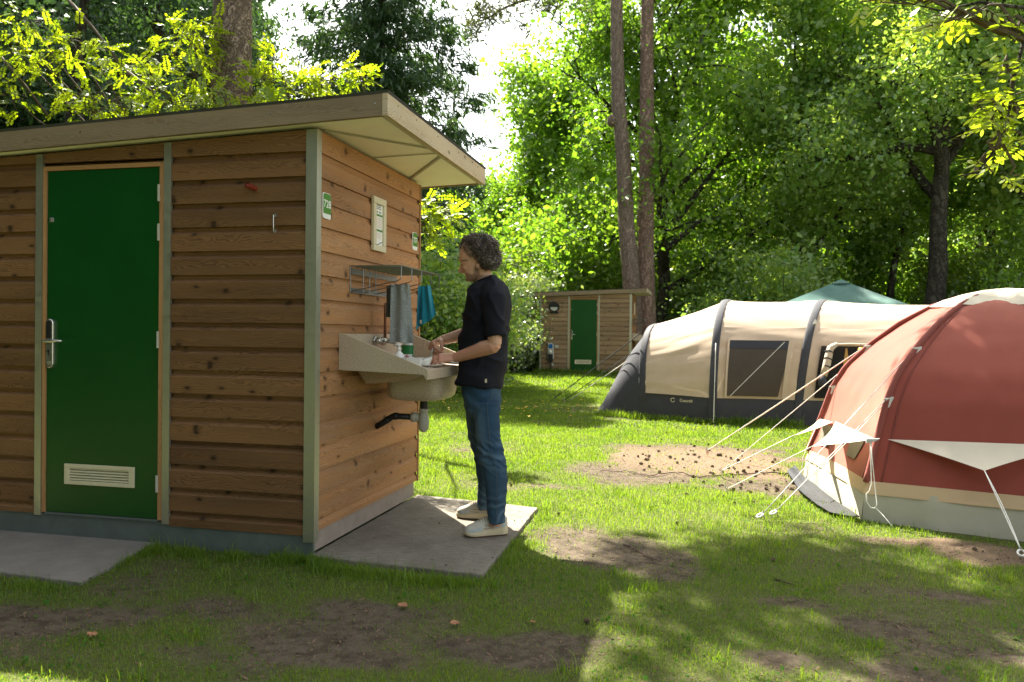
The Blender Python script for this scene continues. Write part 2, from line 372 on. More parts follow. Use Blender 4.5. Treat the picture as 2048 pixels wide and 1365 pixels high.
# concrete slabs
t = NT('brushed_concrete'); o = t.obj()
br = t.noise(9, 6, .7, t.map(o, (1.2, 14, 1))); n = t.noise(2.2, 5, .6, o); sp = t.noise(70, 4, .7, o)
c = t.mix(t.ramp(br, [(.3, (0, 0, 0)), (.7, (1, 1, 1))]), (.13, .112, .088), (.40, .365, .305)); c = t.mix(t.ramp(n, [(.35, (0, 0, 0)), (.65, (.75, .75, .75))]), c, (.15, .128, .10))
c = t.mix(t.ramp(sp, [(.60, (0, 0, 0)), (.68, (.8, .8, .8))]), c, (.08, .06, .045))
t.col(c, .9, 0, .2); t.bump(t.math('ADD', br, t.math('MULTIPLY', sp, .5)), .9, .012); M['concrete'] = t.m
t = NT('grey_concrete'); o = t.obj(); n = t.noise(5, 6, .65, o); sp = t.noise(80, 4, .7, o)
c = t.mix(n, (.13, .115, .10), (.30, .27, .235)); c = t.mix(t.ramp(sp, [(.66, (0, 0, 0)), (.72, (.8, .8, .8))]), c, (.45, .42, .36))
t.col(c, .9, 0, .2); t.bump(t.math('ADD', n, t.math('MULTIPLY', sp, .5)), .4, .006); M['concrete_grey'] = t.m
def slab(name, poly, mat, top):
    mb = MB(); n = len(poly); vs = [(x, y, top) for x, y in poly] + [(x, y, -.12) for x, y in poly]
    mb.add(vs, [tuple(range(n)), *[(i, n + i, n + (i + 1) % n, (i + 1) % n) for i in range(n)]])
    o = mb.build(name, mat, bevel=.008); tag(o, kind='structure'); return o
def wobble(poly, step=.07, amp=.0035):
    out = []
    for (x0, y0), (x1, y1) in zip(poly, poly[1:] + poly[:1]):
        m = max(1, int(math.hypot(x1 - x0, y1 - y0) / step))
        for k in range(m):
            f = k / m; out.append((x0 + (x1 - x0) * f + random.uniform(-amp, amp) * 1.3 * (k > 0), y0 + (y1 - y0) * f + random.uniform(-amp, amp) * (k > 0)))
    return out
random.seed(3)
slab('pavement', wobble([(-.02, -.02), (1.02, -.10), (.985, 1.58), (-.02, 1.78)]), M['concrete'], 0)
slab('pavement', wobble([(-3.1, .04), (-2.6, -.62), (-.905, -.74), (-1.045, .04)]), M['concrete_grey'], -.004)

# ------------------------------------------------------------------ cabin
ROOF_K = .0356
def roof_z(x): return 2.447 + ROOF_K * (x - .465)
BS, BZ0 = .14, .197
def boards(mb, axis, a0, a1, z0, z1f, face, out, seed, gap=.026):
    """horizontal lapped boards; axis 'x' (front wall, face y) or 'y' (side wall, face x); out = outward sign; z1f(a) = top line."""
    rng = random.Random(seed); k = -1
    while True:
        zb = BZ0 + k * BS; zt = zb + BS; k += 1
        lo = max(zb, z0); hi0, hi1 = min(zt, z1f(a0)), min(zt, z1f(a1))
        if max(hi0, hi1) <= lo + .004:
            if zb > 3: break
            if lo > max(z1f(a0), z1f(a1)): break
            continue
        rn = rng.random(); du = rng.uniform(0, 40)
        prof = [(lo, gap), (lo, 0.0)]
        full = abs(zt - max(hi0, hi1)) < 1e-6 and abs(hi0 - hi1) < 1e-6
        if full: prof += [(zt - .044, .0), (zt - .020, gap), (zt, gap)]
        else: prof += [(None, 0.0), (None, gap)]
        jit = rng.uniform(-.0012, .0012)
        rows = []
        for a, hi in ((a0, hi0), (a1, hi1)):
            r = []
            for z, dpt in prof:
                zz = hi if z is None else z
                d = face - out * (dpt + jit)
                r.append(((a, d, zz) if axis == 'x' else (d, a, zz)))
            rows.append(r)
        n = len(prof); vs = rows[0] + rows[1]
        zz = lambda p: p[2]
        uv = [(du + (p[0] if axis == 'x' else p[1]), zz(p) + rn * 31 + (0.002 if i % n in (0,) else 0)) for i, p in enumerate(vs)]
        fs = [((i, n + i, n + i + 1, i + 1) if (axis == 'x') == (out < 0) else (i + 1, n + i + 1, n + i, i)) for i in range(n - 1)]
        mb.add(vs, fs, uv, rn)
        if zb > 3: break

L, W = 2.75, 1.716
def make_cabin(loc, label, group):
    root = empty('sanitary_cabin', loc, label, 'cabin', group)
    # core behind the cladding
    mb = MB(); mb.box(-L + .07, -.07, .07, W - .07, .03, 2.30); mb.build('inner_wall', M['frame_wood'], root)
    wt = lambda x: roof_z(x) - .012
    fw = []
    for a0, a1, zb, sd in ((-.941, -.062, .105, 1), (-2.70, -1.890, .125, 2)):
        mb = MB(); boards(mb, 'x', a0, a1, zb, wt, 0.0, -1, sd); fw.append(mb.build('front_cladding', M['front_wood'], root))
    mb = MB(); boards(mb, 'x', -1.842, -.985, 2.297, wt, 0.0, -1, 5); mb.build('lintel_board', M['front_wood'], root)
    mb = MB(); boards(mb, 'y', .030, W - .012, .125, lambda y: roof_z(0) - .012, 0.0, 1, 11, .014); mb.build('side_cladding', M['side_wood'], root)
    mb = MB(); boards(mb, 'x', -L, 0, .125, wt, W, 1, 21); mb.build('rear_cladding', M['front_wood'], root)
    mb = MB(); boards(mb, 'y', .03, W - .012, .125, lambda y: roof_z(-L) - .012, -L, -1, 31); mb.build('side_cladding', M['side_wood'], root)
    # galvanised trims
    mb = MB(); mb.box(-.064, .004, -.006, -.003, .07, roof_z(-.03) - .013); mb.box(.001, .004, -.003, .052, .07, roof_z(0) - .013)
    for z in (.12, .75, 1.05, 1.75, 2.3): mb.tube([(-.05, -.006, z), (-.05, -.009, z)], .005, 8); mb.tube([(.003, .038, z), (.007, .038, z)], .005, 8)
    mb.build('corner_trim', M['steel'], root)
    for x0, x1 in ((-.985, -.938), (-1.893, -1.845)):
        mb = MB(); mb.box(x0, x1, -.008, .012, .115, roof_z(x0) - .013)
        for z in (.15, .9, 1.33, 1.9, 2.28): mb.tube([((x0 + x1) / 2, -.008, z), ((x0 + x1) / 2, -.011, z)], .004, 8)
        mb.build('door_post_trim', M['steel'], root)
    mb = MB(); mb.box(-L - .002, -2.70, -.006, .05, .07, roof_z(-L) - .013); mb.build('corner_trim', M['steel'], root)
    mb = MB(); mb.box(.0, .006, W - .012, W + .014, .12, roof_z(0) - .013); mb.build('corner_trim', M['frame_wood'], root)
    # plinth
    mb = MB(); mb.box(-L + .01, -.01, .010, .03, -.06, .124); mb.build('front_plinth', M['skirt'], root)
    mb = MB(); mb.box(-.03, -.012, .03, W - .05, .012, .124, grain='y'); mb.build('side_plinth', M['plinth_side'], root)
    # door
    fr = MB(); fr.box(-1.843, -1.819, -.004, .03, .135, 2.272, .7, 'z'); fr.box(-1.017, -.986, -.004, .03, .135, 2.272, .6, 'z'); fr.box(-1.818, -1.018, -.0038, .03, 2.246, 2.272, .5, 'x')
    fr.build('door_frame', M['frame_wood'], root)
    dm = MB(); dm.box(-1.816, -1.020, .004, .04, .138, 2.243); door = dm.build('door', M['door_green'], root, bevel=.003)
    mb = MB(); mb.box(-1.82, -1.016, -.002, .03, .124, .136); mb.build('threshold', M['skirt'], root)
    # lock plate with key pad, lever, key hole
    mb = MB(); ring = lambda y, r: [(-1.781 + r * math.cos(a), y, zc + r * math.sin(a)) for zc, a in [(1.306, math.pi * k / 8) for k in range(9)] + [(1.055, math.pi + math.pi * k / 8) for k in range(9)]]
    mb.loft([ring(.004, .0265), ring(-.012, .0265), ring(-.016, .0225)]); mb.build('lock_plate', M['chrome'], door, bevel=.001)
    mb = MB(); ring2 = lambda y: [(-1.784 + .017 * math.cos(a), y, zc + .017 * math.sin(a)) for zc, a in [(1.305, math.pi * k / 8) for k in range(9)]] + [(-1.801, y, 1.215), (-1.767, y, 1.215)]
    mb.loft([ring2(-.015), ring2(-.0185)])
    mb.build('key_pad', M['black'], door)
    mb = MB()
    mb.tube([(-1.784, -.0175, 1.135), (-1.784, -.019, 1.135)], .0075, 12); mb.box(-1.787, -1.781, -.0185, -.0165, 1.105, 1.132); mb.build('key_hole', M['black'], door)
    mb = MB(); mb.tube([(-1.781, -.015, 1.06), (-1.781, -.018, 1.06)], .0125, 14); mb.build('lock_button', M['steel'], door)
    mb = MB(); mb.tube([(-1.78, -.012, 1.195), (-1.78, -.05, 1.195), (-1.772, -.058, 1.195), (-1.70, -.060, 1.197), (-1.655, -.052, 1.197)], [.011, .010, .0105, .009, .007], 10)
    mb.tube([(-1.819, -.03, 1.193), (-1.78, -.045, 1.195)], [.006, .010], 8)
    mb.build('lever_handle', M['chrome'], door, smooth=True)
    mb = MB(); mb.box(-1.795, -1.768, -.004, .004, 1.930, 1.957); mb.box(-1.786, -1.778, -.007, -.004, 1.937, 1.951); mb.build('latch_plate', M['chrome'], door, bevel=.002)
    for z in (2.087, 1.853, 1.213, .352):
        mb = MB(); mb.tube([(-1.019, -.008, z - .05), (-1.019, -.008, z + .05)], .008, 8)
        for k in (-.018, .018): mb.tube([(-1.019, -.008, z + k - .001), (-1.019, -.008, z + k + .001)], .0086, 8)
        mb.build('hinge', M['pvc'], door)
    mb = MB(); x0, x1, z0, z1 = -1.672, -1.178, .318, .443
    fx, fz = .036, .024
    mb.box(x0, x1, -.010, .004, z0, z0 + fz); mb.box(x0, x1, -.010, .004, z1 - fz, z1); mb.box(x0, x0 + fx, -.010, .004, z0 + fz, z1 - fz); mb.box(x1 - fx, x1, -.010, .004, z0 + fz, z1 - fz)
    v = mb.build('vent_grille', M['cream'], door, bevel=.002)
    mb = MB()
    for k in range(5):
        z = z0 + fz + .004 + k * .0165; mb.hexa([(x0 + fx, -.007, z), (x1 - fx, -.007, z), (x1 - fx, .003, z + .008), (x0 + fx, .003, z + .008), (x0 + fx, -.007, z + .0035), (x1 - fx, -.007, z + .0035), (x1 - fx, .003, z + .0115), (x0 + fx, .003, z + .0115)])
    mb.build('slats', M['cream'], v)
    # small fittings of the front wall
    mb = MB(); mb.tube([(-.385, .012, 2.092), (-.397, -.035, 2.098), (-.403, -.060, 2.101)], [.016, .016, .017], 12, cap=False); mb.tube([(-.403, -.058, 2.101), (-.397, -.03, 2.097)], [.012, .012], 12)
    mb.build('overflow_pipe', M['red_pipe'], root, smooth=True)
    mb = MB(); mb.tube([(-.26, .003, 1.935), (-.26, -.018, 1.935), (-.259, -.018, 1.86), (-.259, -.014, 1.838), (-.252, -.012, 1.833), (-.249, -.013, 1.842)], .0032, 6); mb.box(-.272, -.248, -.003, .001, 1.928, 1.944)
    mb.box(-.268, -.25, -.003, .001, 1.838, 1.853); mb.build('door_hook', M['chrome'], root)
    # roof
    X0, X1, Y0, Y1 = -L - .22, .465, -.10, 1.93
    mb = MB(); h = .128
    mb.hexa([(X0, Y0, roof_z(X0)), (X1 - .03, Y0, roof_z(X1 - .03)), (X1 - .03, Y0 + .03, roof_z(X1 - .03)), (X0, Y0 + .03, roof_z(X0)), (X0, Y0, roof_z(X0) + h), (X1 - .03, Y0, roof_z(X1 - .03) + h), (X1 - .03, Y0 + .03, roof_z(X1 - .03) + h), (X0, Y0 + .03, roof_z(X0) + h)], .55, 'x')
    roof = MB(); roof.hexa([(X0 + .03, Y0 + .03, roof_z(X0) + .06), (X1 - .03, Y0 + .03, roof_z(X1) + .06), (X1 - .03, Y1 - .03, roof_z(X1) + .06), (X0 + .03, Y1 - .03, roof_z(X0) + .06)] + [(x, y, roof_z(x) + .132) for x, y in ((X0 - .01, Y0 - .008), (X1 + .008, Y0 - .008), (X1 + .008, Y1 + .008), (X0 - .01, Y1 + .008))])
    ro = roof.build('roof', M['roofing'], root)
    mb.build('front_fascia', M['fascia_wood'], ro, bevel=.003)
    for x in (-2.15, -1.55, -.95, -.30, .33):
        mb = MB(); mb.tube([(x + .06, Y0 + .001, roof_z(x) + .07), (x + .06, Y0 - .002, roof_z(x) + .07)], .006, 8); mb.build('screw', M['chrome'], ro)
    for y in (.05, .35, .75, 1.2, 1.7):
        mb = MB(); mb.tube([(X1 - .001, y, roof_z(X1) + .09), (X1 + .002, y, roof_z(X1) + .09)], .006, 8); mb.build('screw', M['chrome'], ro)
    mb = MB(); z = roof_z(X1)
    mb.box(X1 - .03, X1, Y0 - .001, Y1, z - .002, z + h - .002, .8, 'y'); mb.build('side_fascia', M['fascia_side'], ro, bevel=.003)
    mb = MB(); mb.hexa([(X0, Y1 - .03, roof_z(X0)), (X1 - .031, Y1 - .03, roof_z(X1)), (X1 - .031, Y1, roof_z(X1)), (X0, Y1, roof_z(X0)), (X0, Y1 - .03, roof_z(X0) + h), (X1 - .031, Y1 - .03, roof_z(X1) + h), (X1 - .031, Y1, roof_z(X1) + h), (X0, Y1, roof_z(X0) + h)], .4, 'x')
    mb.build('rear_fascia', M['fascia_wood'], ro)
    mb = MB(); z0 = roof_z(X0); mb.box(X0 - .03, X0 - .001, Y0, Y1, z0, z0 + h, .4, 'y'); mb.build('side_fascia', M['fascia_wood'], ro)
    mb = MB(); e = -.010
    mb.hexa([(X0, Y0 + .03, roof_z(X0) + .008), (X1 - .031, Y0 + .03, roof_z(X1) + .008), (X1 - .031, Y1 - .031, roof_z(X1) + .008), (X0, Y1 - .031, roof_z(X0) + .008)] + [(x, y, roof_z(x) + .03) for x, y in ((X0, Y0 + .03), (X1 - .031, Y0 + .03), (X1 - .031, Y1 - .031), (X0, Y1 - .031))])
    mb.build('soffit', M['soffit'], ro)
    mb = MB()
    for (xa, ya), (xb, yb), r in (((.0, .09), (.435, .70), .010), ((.0, .81), (.435, .83), .007), ((.0, 1.52), (.435, .92), .014)):
        mb.tube([(xa, ya, roof_z(xa) + .002), (xb, yb, roof_z(xb) + .002)], r, 6, flat=.5)
    mb.box(.425, .4345, Y0 + .03, Y1 - .031, roof_z(.43) - .004, roof_z(.43) + .008)
    mb.build('soffit_batten', M['pvc'], ro)
    return root
cabin = make_cabin((0, 0, 0), 'large brown timber sanitary cabin with the sink on its side, left of the standing man', 'timber sanitary cabins with a green door')
hut = copy_tree(cabin); hut.location = dep(1262, 752, 23.4)
hut['label'] = 'small distant timber cabin with wall lamp and green door beneath the twin pine trunks'

M['lit_front_wood'] = wood('bright_lit_board', (.12, .075, .038), (.32, .21, .115), grey=.4, wash=(.26, .19, .12))  # hut front: paler copy of the cladding, its brighter light put into the colour
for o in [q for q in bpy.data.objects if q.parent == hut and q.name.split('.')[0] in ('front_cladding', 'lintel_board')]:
    o.data = o.data.copy(); o.data.materials[0] = M['lit_front_wood']
# ------------------------------------------------------------------ signs on the side wall
def text_mesh(body, size, mat):
    cu = bpy.data.curves.new('t', 'FONT'); cu.body = body; cu.size = size; cu.align_x = 'CENTER'; cu.align_y = 'CENTER'; cu.extrude = .0006; cu.offset = size * .012
    o = bpy.data.objects.new('t', cu); COL.objects.link(o); dg = bpy.context.evaluated_depsgraph_get(); dg.update()
    me = bpy.data.meshes.new_from_object(o.evaluated_get(dg)); bpy.data.objects.remove(o); me.materials.clear(); me.materials.append(mat); return me
def rrect(y0, y1, z0, z1, r, n=5):
    P = []
    for cy_, cz, a in ((y1 - r, z1 - r, 0), (y0 + r, z1 - r, 90), (y0 + r, z0 + r, 180), (y1 - r, z0 + r, 270)):
        for k in range(n + 1): th = math.radians(a + 90 * k / n); P.append((cy_ + r * math.cos(th), cz + r * math.sin(th)))
    return P
def number_sign(y0, y1, z0, z1, num, label, rot=0):
    root = empty('number_sign', (0, (y0 + y1) / 2, z0), label, 'sign', 'green number signs on the side wall'); yc = (y0 + y1) / 2
    R = lambda x, m: [(x, y - yc, z - z0) for y, z in rrect(y0 + m, y1 - m, z0 + m, z1 - m, .018)]
    mb = MB(); mb.loft([R(.001, 0), R(.007, 0), R(.008, .001)]); mb.build('plate', M['sign_white'], root)
    mb = MB(); zc = z0 + .03; P = [(y, max(z, zc)) for y, z in rrect(y0 + .004, y1 - .004, z0 + .004, z1 - .004, .016)]
    mb.loft([[(.008, y - yc, z - z0) for y, z in P], [(.0092, y - yc, z - z0) for y, z in P]]); mb.build('green_field', M['sign_green'], root)
    o = link_mesh('number', text_mesh(num, .062 if num == '728' else .056, M['sign_white']), root, (.0098, 0, (z1 - z0) * .56)); o.rotation_euler = (math.radians(90), 0, math.radians(90))
    return root
number_sign(.065, .168, 1.925, 2.075, '728', 'green number sign reading 728 near the front corner post')
number_sign(1.545, 1.645, 1.90, 2.035, '727', 'green number sign reading 727 at the far edge of the cabin side wall')
nf = empty('notice_frame', (0, .77, 1.80), 'cream framed notice with a printed timetable on the cabin side wall', 'notice frame')
y0, y1, z0, z1 = .77, .985, 1.815, 2.175
mb = MB()
for a in ((y0, y1, z0, z0 + .04), (y0, y1, z1 - .045, z1), (y0, y0 + .045, z0 + .04, z1 - .045), (y1 - .045, y1, z0 + .04, z1 - .045)): mb.box(.001, .024, a[0] - .77, a[1] - .77, a[2] - 1.8, a[3] - 1.8)
mb.build('frame', M['cream'], nf, bevel=.004)
mb = MB(); mb.box(.001, .012, y0 + .045 - .77, y1 - .045 - .77, z0 + .04 - 1.8, z1 - .045 - 1.8); mb.build('paper', M['sign_white'], nf)
mb = MB(); rr = random.Random(4)
for k in range(4): mb.box(.0122, .013, .055, .14, .34 - k * .012 - .005, .34 - k * .012)
for k in range(2): mb.box(.0122, .0128, .06 + k * .05, .09 + k * .05, .275, .283)
mb.build('print_lines', M['skirt'], nf)
for z in (.252, .150): mb = MB(); mb.box(.0122, .0135, .05, .165, z, z + .013); mb.build('green_bar', M['sign_green'], nf)
mb = MB(); mb.tube([(.0125, .05, .062), (.0125, .09, .058), (.0125, .13, .074), (.0125, .165, .083)], .003, 4); mb.build('printed_curve', M['skirt'], nf)
tt = NT('printed_table'); 
mb = MB()
for k in range(6): mb.box(.0122, .0126, .06, .16, .235 - k * .012, .2405 - k * .012)
for k in range(4): mb.box(.0122, .0126, .06, .14, .135 - k * .011, .139 - k * .011)
mb.build('table_rows', plain('faded_print', (.62, .52, .42), .6), nf)
# ------------------------------------------------------------------ sink
t = NT('speckled_composite'); o = t.obj(); a = t.noise(150, 3, .7, o); bq = t.noise(420, 2, .6, o); cq = t.noise(5, 4, .6, o)
c = t.mix(t.ramp(a, [(.38, (0, 0, 0)), (.62, (1, 1, 1))]), (.38, .30, .21), (.62, .52, .39))
c = t.mix(t.ramp(bq, [(.36, (.85, .85, .85)), (.44, (0, 0, 0))]), c, (.10, .075, .05)); c = t.mix(t.ramp(bq, [(.6, (0, 0, 0)), (.68, (.7, .7, .7))]), c, (.62, .56, .46))
c = t.mix(t.math('MULTIPLY', cq, .35), c, (.26, .2, .14)); t.col(c, .42, 0, .4); M['composite'] = t.m
SY0, SY1 = .30, 1.50
sink = empty('wash_sink', (0, .9, .6), 'speckled beige wash-up sink fixed to the cabin side wall, in front of the man', 'sink')
def lp(p): return (p[0], p[1] - .9, p[2] - .6)
class MBL(MB):
    def __init__(s, off): super().__init__(); s.off = np.array(off, float)
    def add(s, vs, *a, **k): super().add([np.array(p, float) - s.off for p in vs], *a, **k)
    def sphere(s, *a, **k):
        b = len(s.v); super().sphere(*a, **k)
        for i in (len(s.v) - 2, len(s.v) - 1): s.v[i] = tuple(np.array(s.v[i]) - s.off)
so_ = (0, .9, .6)
PR = [(.001, 1.262), (.001, 1.040), (.30, 1.030), (.535, 1.022), (.549, 1.012), (.556, .992), (.566, .992), (.572, 1.03), (.566, 1.056), (.552, 1.062), (.03, 1.262)]
for y in (SY0, SY1 - .018):
    mb = MBL(so_); mb.loft([[(x, y + k, z) for x, z in PR] for k in (0, .018)][::-1]); mb.build('side_panel', M['composite'], sink, bevel=.0025)
mb = MBL(so_); mb.box(.001, .020, SY0 + .019, SY1 - .019, 1.04, 1.260); mb.build('splashback', M['composite'], sink)
mb = MBL(so_); mb.box(.545, .566, SY0 + .019, SY1 - .019, .992, 1.052); mb.build('front_lip', M['composite'], sink, bevel=.004)
mb = MBL(so_)   # draining board with an opening for the basin
bx0, bx1, by0, by1 = .142, .495, .716, 1.114; zt = 1.052
for x0, x1, y0, y1 in ((.021, .544, SY0 + .019, by0), (.021, .544, by1, SY1 - .019), (.021, bx0, by0, by1), (bx1, .544, by0, by1)): mb.box(x0, x1, y0, y1, zt - .018, zt)
for k in range(6):
    y = .37 + k * .05; mb.box(.10, .50, y, y + .012, zt, zt + .006)
mb.build('drainer', M['composite'], sink)
mb = MBL(so_)   # apron under the drainer
mb.hexa([(.07, SY0 + .24, .945), (.30, SY0 + .27, .960), (.30, SY1 - .1, .960), (.07, SY1 - .1, .945), (.025, SY0 + .20, 1.034), (.54, SY0 + .06, 1.034), (.54, SY1 - .06, 1.034), (.03, SY1 - .06, 1.034)])
mb.build('apron', M['composite'], sink, bevel=.012)
mb = MBL(so_)
def bring(x0, x1, y0, y1, z, r, n=6):
    return [(x, y, z) for x, y in rrect(x0, x1, y0, y1, r, n)]
outer = [bring(.125, .515, .70, 1.13, 1.034, .08), bring(.123, .513, .70, 1.13, .885, .09), bring(.130, .505, .71, 1.12, .852, .09), bring(.15, .485, .73, 1.10, .833, .09), bring(.19, .445, .77, 1.06, .824, .08), bring(.29, .34, .88, .94, .820, .02)]
inner = [bring(.29, .34, .88, .94, .835, .02), bring(.20, .435, .78, 1.05, .84, .08), bring(.16, .475, .74, 1.09, .865, .08), bring(.145, .492, .72, 1.11, .92, .07), bring(.145, .492, .72, 1.11, 1.036, .07)]
mb.loft(outer + inner, cap=False); mb.build('basin', M['composite'], sink, smooth=True)
dx, dy = .335, .90
mb = MBL(so_); mb.tube([(dx, dy, .845), (dx, dy, .752)], .026, 14); mb.tube([(dx, dy, .838), (dx, dy, .824)], .033, 14)
mb.build('drain_pipe', M['black'], sink, smooth=False)
trap = MBL(so_); trap.tube([(dx, dy, .765), (dx, dy, .745), (dx, dy, .742), (dx, dy, .725), (dx, dy, .716), (dx, dy, .672), (dx, dy, .668), (dx, dy, .66), (dx, dy, .63), (dx, dy, .612), (dx, dy, .606)], [.031, .031, .026, .027, .034, .036, .038, .036, .034, .020, .008], 16)
trap.tube([(dx - .03, dy, .705), (dx - .075, dy, .705)], [.03, .028], 12); trap.tube([(dx - .05, dy, .705), (dx - .085, dy, .705)], .033, 12)
trap.build('bottle_trap', M['pvc'], sink, smooth=True)
mb = MBL(so_); mb.tube([(dx - .07, dy, .705), (.14, dy - .0, .708), (.115, dy, .704), (.06, dy - .004, .668), (.0, dy - .01, .632)], .021, 12)
mb.tube([(.15, dy, .708), (.125, dy, .706)], .025, 12); mb.tube([(.085, dy, .687), (.07, dy, .676)], .025, 12)
mb.build('waste_pipe', M['black'], sink, smooth=True)
tap = MBL(so_)
tap.tube([(.02, .80, 1.215), (.035, .80, 1.215)], .03, 14); tap.tube([(.02, .95, 1.215), (.035, .95, 1.215)], .03, 14)
tap.tube([(.03, .80, 1.215), (.075, .80, 1.215)], .016, 12); tap.tube([(.03, .95, 1.215), (.075, .95, 1.215)], .016, 12); tap.tube([(.065, .78, 1.215), (.065, .97, 1.215)], .018, 12)
tap.tube([(.07, .875, 1.215), (.12, .875, 1.205), (.15, .875, 1.195), (.16, .875, 1.18)], [.012, .011, .011, .012], 10)
for y in (.765, .985): tap.tube([(.065, y - .012, 1.215), (.065, y + .012, 1.215)], .022, 8)
tp = tap.build('tap', M['chrome'], sink, smooth=True)
mb = MBL(so_); mb.tube([(.065, .875, 1.225), (.065, .875, 1.44), (.07, .875, 1.47)], .011, 8); mb.build('riser_pipe', plain('copper_pipe', (.30, .16, .11), .35, .6), sink, smooth=True)

# ------------------------------------------------------------------ drying rack (wire shelf)
rack = empty('drying_rack', (0, .8, 1.6), 'zinc wire shelf on the cabin side wall above the sink, two cloths hanging from it', 'rack')
ro_ = (0, .8, 1.6)
ry0, ry1, rxo, zt = .45, 1.215, .335, 1.682
mb = MBL(ro_); mb.box(.002, .012, ry0, ry1, 1.632, 1.668)
mb.build('wall_rail', M['wire'], rack); mb = MBL(ro_); mb.box(.002, .012, ry0, ry1, 1.515, 1.545); mb.build('wall_rail', M['wire'], rack)
mb = MBL(ro_)
mb.tube([(.005, ry0, 1.52), (.005, ry0, zt), (rxo, ry0, zt), (rxo, ry1, zt), (.005, ry1, zt), (.005, ry1, 1.52)], .004, 6)
n = 26
for k in range(1, n): x = .005 + (rxo - .005) * k / n; mb.tube([(x, ry0, zt), (x, ry1, zt)], .0021, 4)
for k in range(1, 9): y = ry0 + (ry1 - ry0) * k / 9; mb.tube([(.005, y, zt - .003), (rxo, y, zt - .003)], .0026, 4)
mb.build('wire_shelf', M['wire'], rack)
for k in range(5):
    y = ry0 + .012 + (ry1 - ry0 - .024) * k / 4
    mb = MBL(ro_); mb.tube([(rxo, y, zt), (rxo, y, 1.603), (rxo - .02, y, 1.590), (.012, y, 1.525)], .0032, 5); mb.build('wire_hanger', M['wire'], rack)
for k, y in enumerate((.52, .62, .72)):
    mb = MBL(ro_); mb.tube([(.06 + k * .0, y, zt), (.06, y, 1.52)], .0028, 5); mb.build('wire_hanger', M['wire'], rack)

# cloths
def cloth_obj(name, P, Q, mat, label, cat, thick=.008, folds=5, depth=.012, seed=1, uvh=1):
    """hanging cloth between a top edge P(s) and a bottom edge Q(s); vertical folds, two sides."""
    rng = random.Random(seed); ph = [rng.uniform(0, 6) for _ in range(4)]; m, n = 26, 34; G_ = [[], []]
    for i in range(m):
        t_ = i / (m - 1)
        for side in (0, 1):
            row = []
            for j in range(n):
                s_ = j / (n - 1); p = np.array(P(s_)) * (1 - t_) + np.array(Q(s_)) * t_
                f = math.sin(s_ * folds * 2 * math.pi + ph[0]) * (.55 + .45 * math.sin(t_ * 3 + ph[1])) + .5 * math.sin(s_ * folds * 3.7 + ph[2] + t_ * 2)
                e = min(1, 6 * min(s_, 1 - s_)) * 1.0
                p = p + np.array([0.35, -1, 0]) * (depth * f * (1 - .4 * t_)) + np.array([0, -1, 0]) * ((-.5 if side else .5) * thick * min(1, 8 * min(s_, 1 - s_, 1 - t_ if t_ > .5 else 1)))
                row.append(p)
            G_[side].append(row)
    mb = MB(); mb.grid(G_[0], uv=True); mb.grid([r[::-1] for r in G_[1]], uv=True)
    rows = len(G_[0])
    o = mb.build(name, mat, smooth=True); tag(o, label, cat); return o
t = NT('grey_tea_towel'); uvn = t.n('ShaderNodeTexCoord').outputs['UV']
cn = t.noise(1.25, 2, .5, t.map(uvn, (1.5, 3.0, 1)), '2D', .7)
ln = t.math('ABSOLUTE', t.math('SUBTRACT', t.math('FRACT', t.math('MULTIPLY', cn, 17.0)), .5))
lm = t.ramp(ln, [(.0, (1, 1, 1)), (.05, (.8, .8, .8)), (.12, (0, 0, 0))])
c = t.mix(t.math('MULTIPLY', lm, .5), t.mix(t.noise(90, 2, .5, t.obj()), (.20, .22, .22), (.29, .315, .315)), (.60, .62, .60)); t.col(c, .9, 0, .1); t.bump(t.noise(700, 2, .5, t.obj()), .3, .002); M['towel_grey'] = t.m
M['towel_dark'] = cloth('dark_cloth', (.075, .08, .07), .9)
M['towel_teal'] = cloth('teal_microfibre', (.02, .27, .36), .95, 0, 900, .2)
yt = .70
Pt = lambda x, y, Y: tuple(at(x, y, Y))
a0, a1 = at(782, 569, yt), at(820, 569, yt); b0, b1 = at(779, 687, yt), at(827, 685, yt)
tow = cloth_obj('tea_towel', lambda s: a0 + (a1 - a0) * s, lambda s: b0 + (b1 - b0) * s + np.array([0, 0, .006 * math.sin(s * 6)]), M['towel_grey'], 'grey tea towel with pale contour lines hanging from the wire rack', 'towel', folds=2.1, depth=.024, seed=3)
c0, c1 = at(773, 572, yt + .07), at(792, 568, yt + .05); d0, d1 = at(770, 634, yt + .07), at(785, 636, yt + .05)
mb = MB(); mb.grid([[np.array(c0) * (1 - k) * (1 - s) + np.array(c1) * (1 - k) * s + np.array(d0) * k * (1 - s) + np.array(d1) * k * s + np.array([0, .012 * math.sin(s * 9 + k * 2), 0]) for s in np.linspace(0, 1, 14)] for k in np.linspace(0, 1, 12)])
mb.grid([[p + np.array([0, .006, 0]) for p in r][::-1] for r in [[np.array(c0) * (1 - k) * (1 - s) + np.array(c1) * (1 - k) * s + np.array(d0) * k * (1 - s) + np.array(d1) * k * s + np.array([0, .012 * math.sin(s * 9 + k * 2), 0]) for s in np.linspace(0, 1, 14)] for k in np.linspace(0, 1, 12)]])
mb.build('back_fold', M['towel_dark'], tow, smooth=True)
yq = 1.0
e0, e1 = at(836, 573, yq), at(861, 571, yq)
fl = [at(832, 661, yq), at(838, 654, yq), at(850, 647, yq), at(862, 640, yq), at(872, 630, yq)]
def teal_bottom(s):
    k = s * 4; i = min(3, int(k)); f = k - i; return fl[i] * (1 - f) + fl[i + 1] * f
teal = cloth_obj('cleaning_cloth', lambda s: e0 + (e1 - e0) * s, teal_bottom, M['towel_teal'], 'teal cleaning cloth hanging by a corner from the rack above the sink', 'cloth', folds=2.6, depth=.032, seed=8)
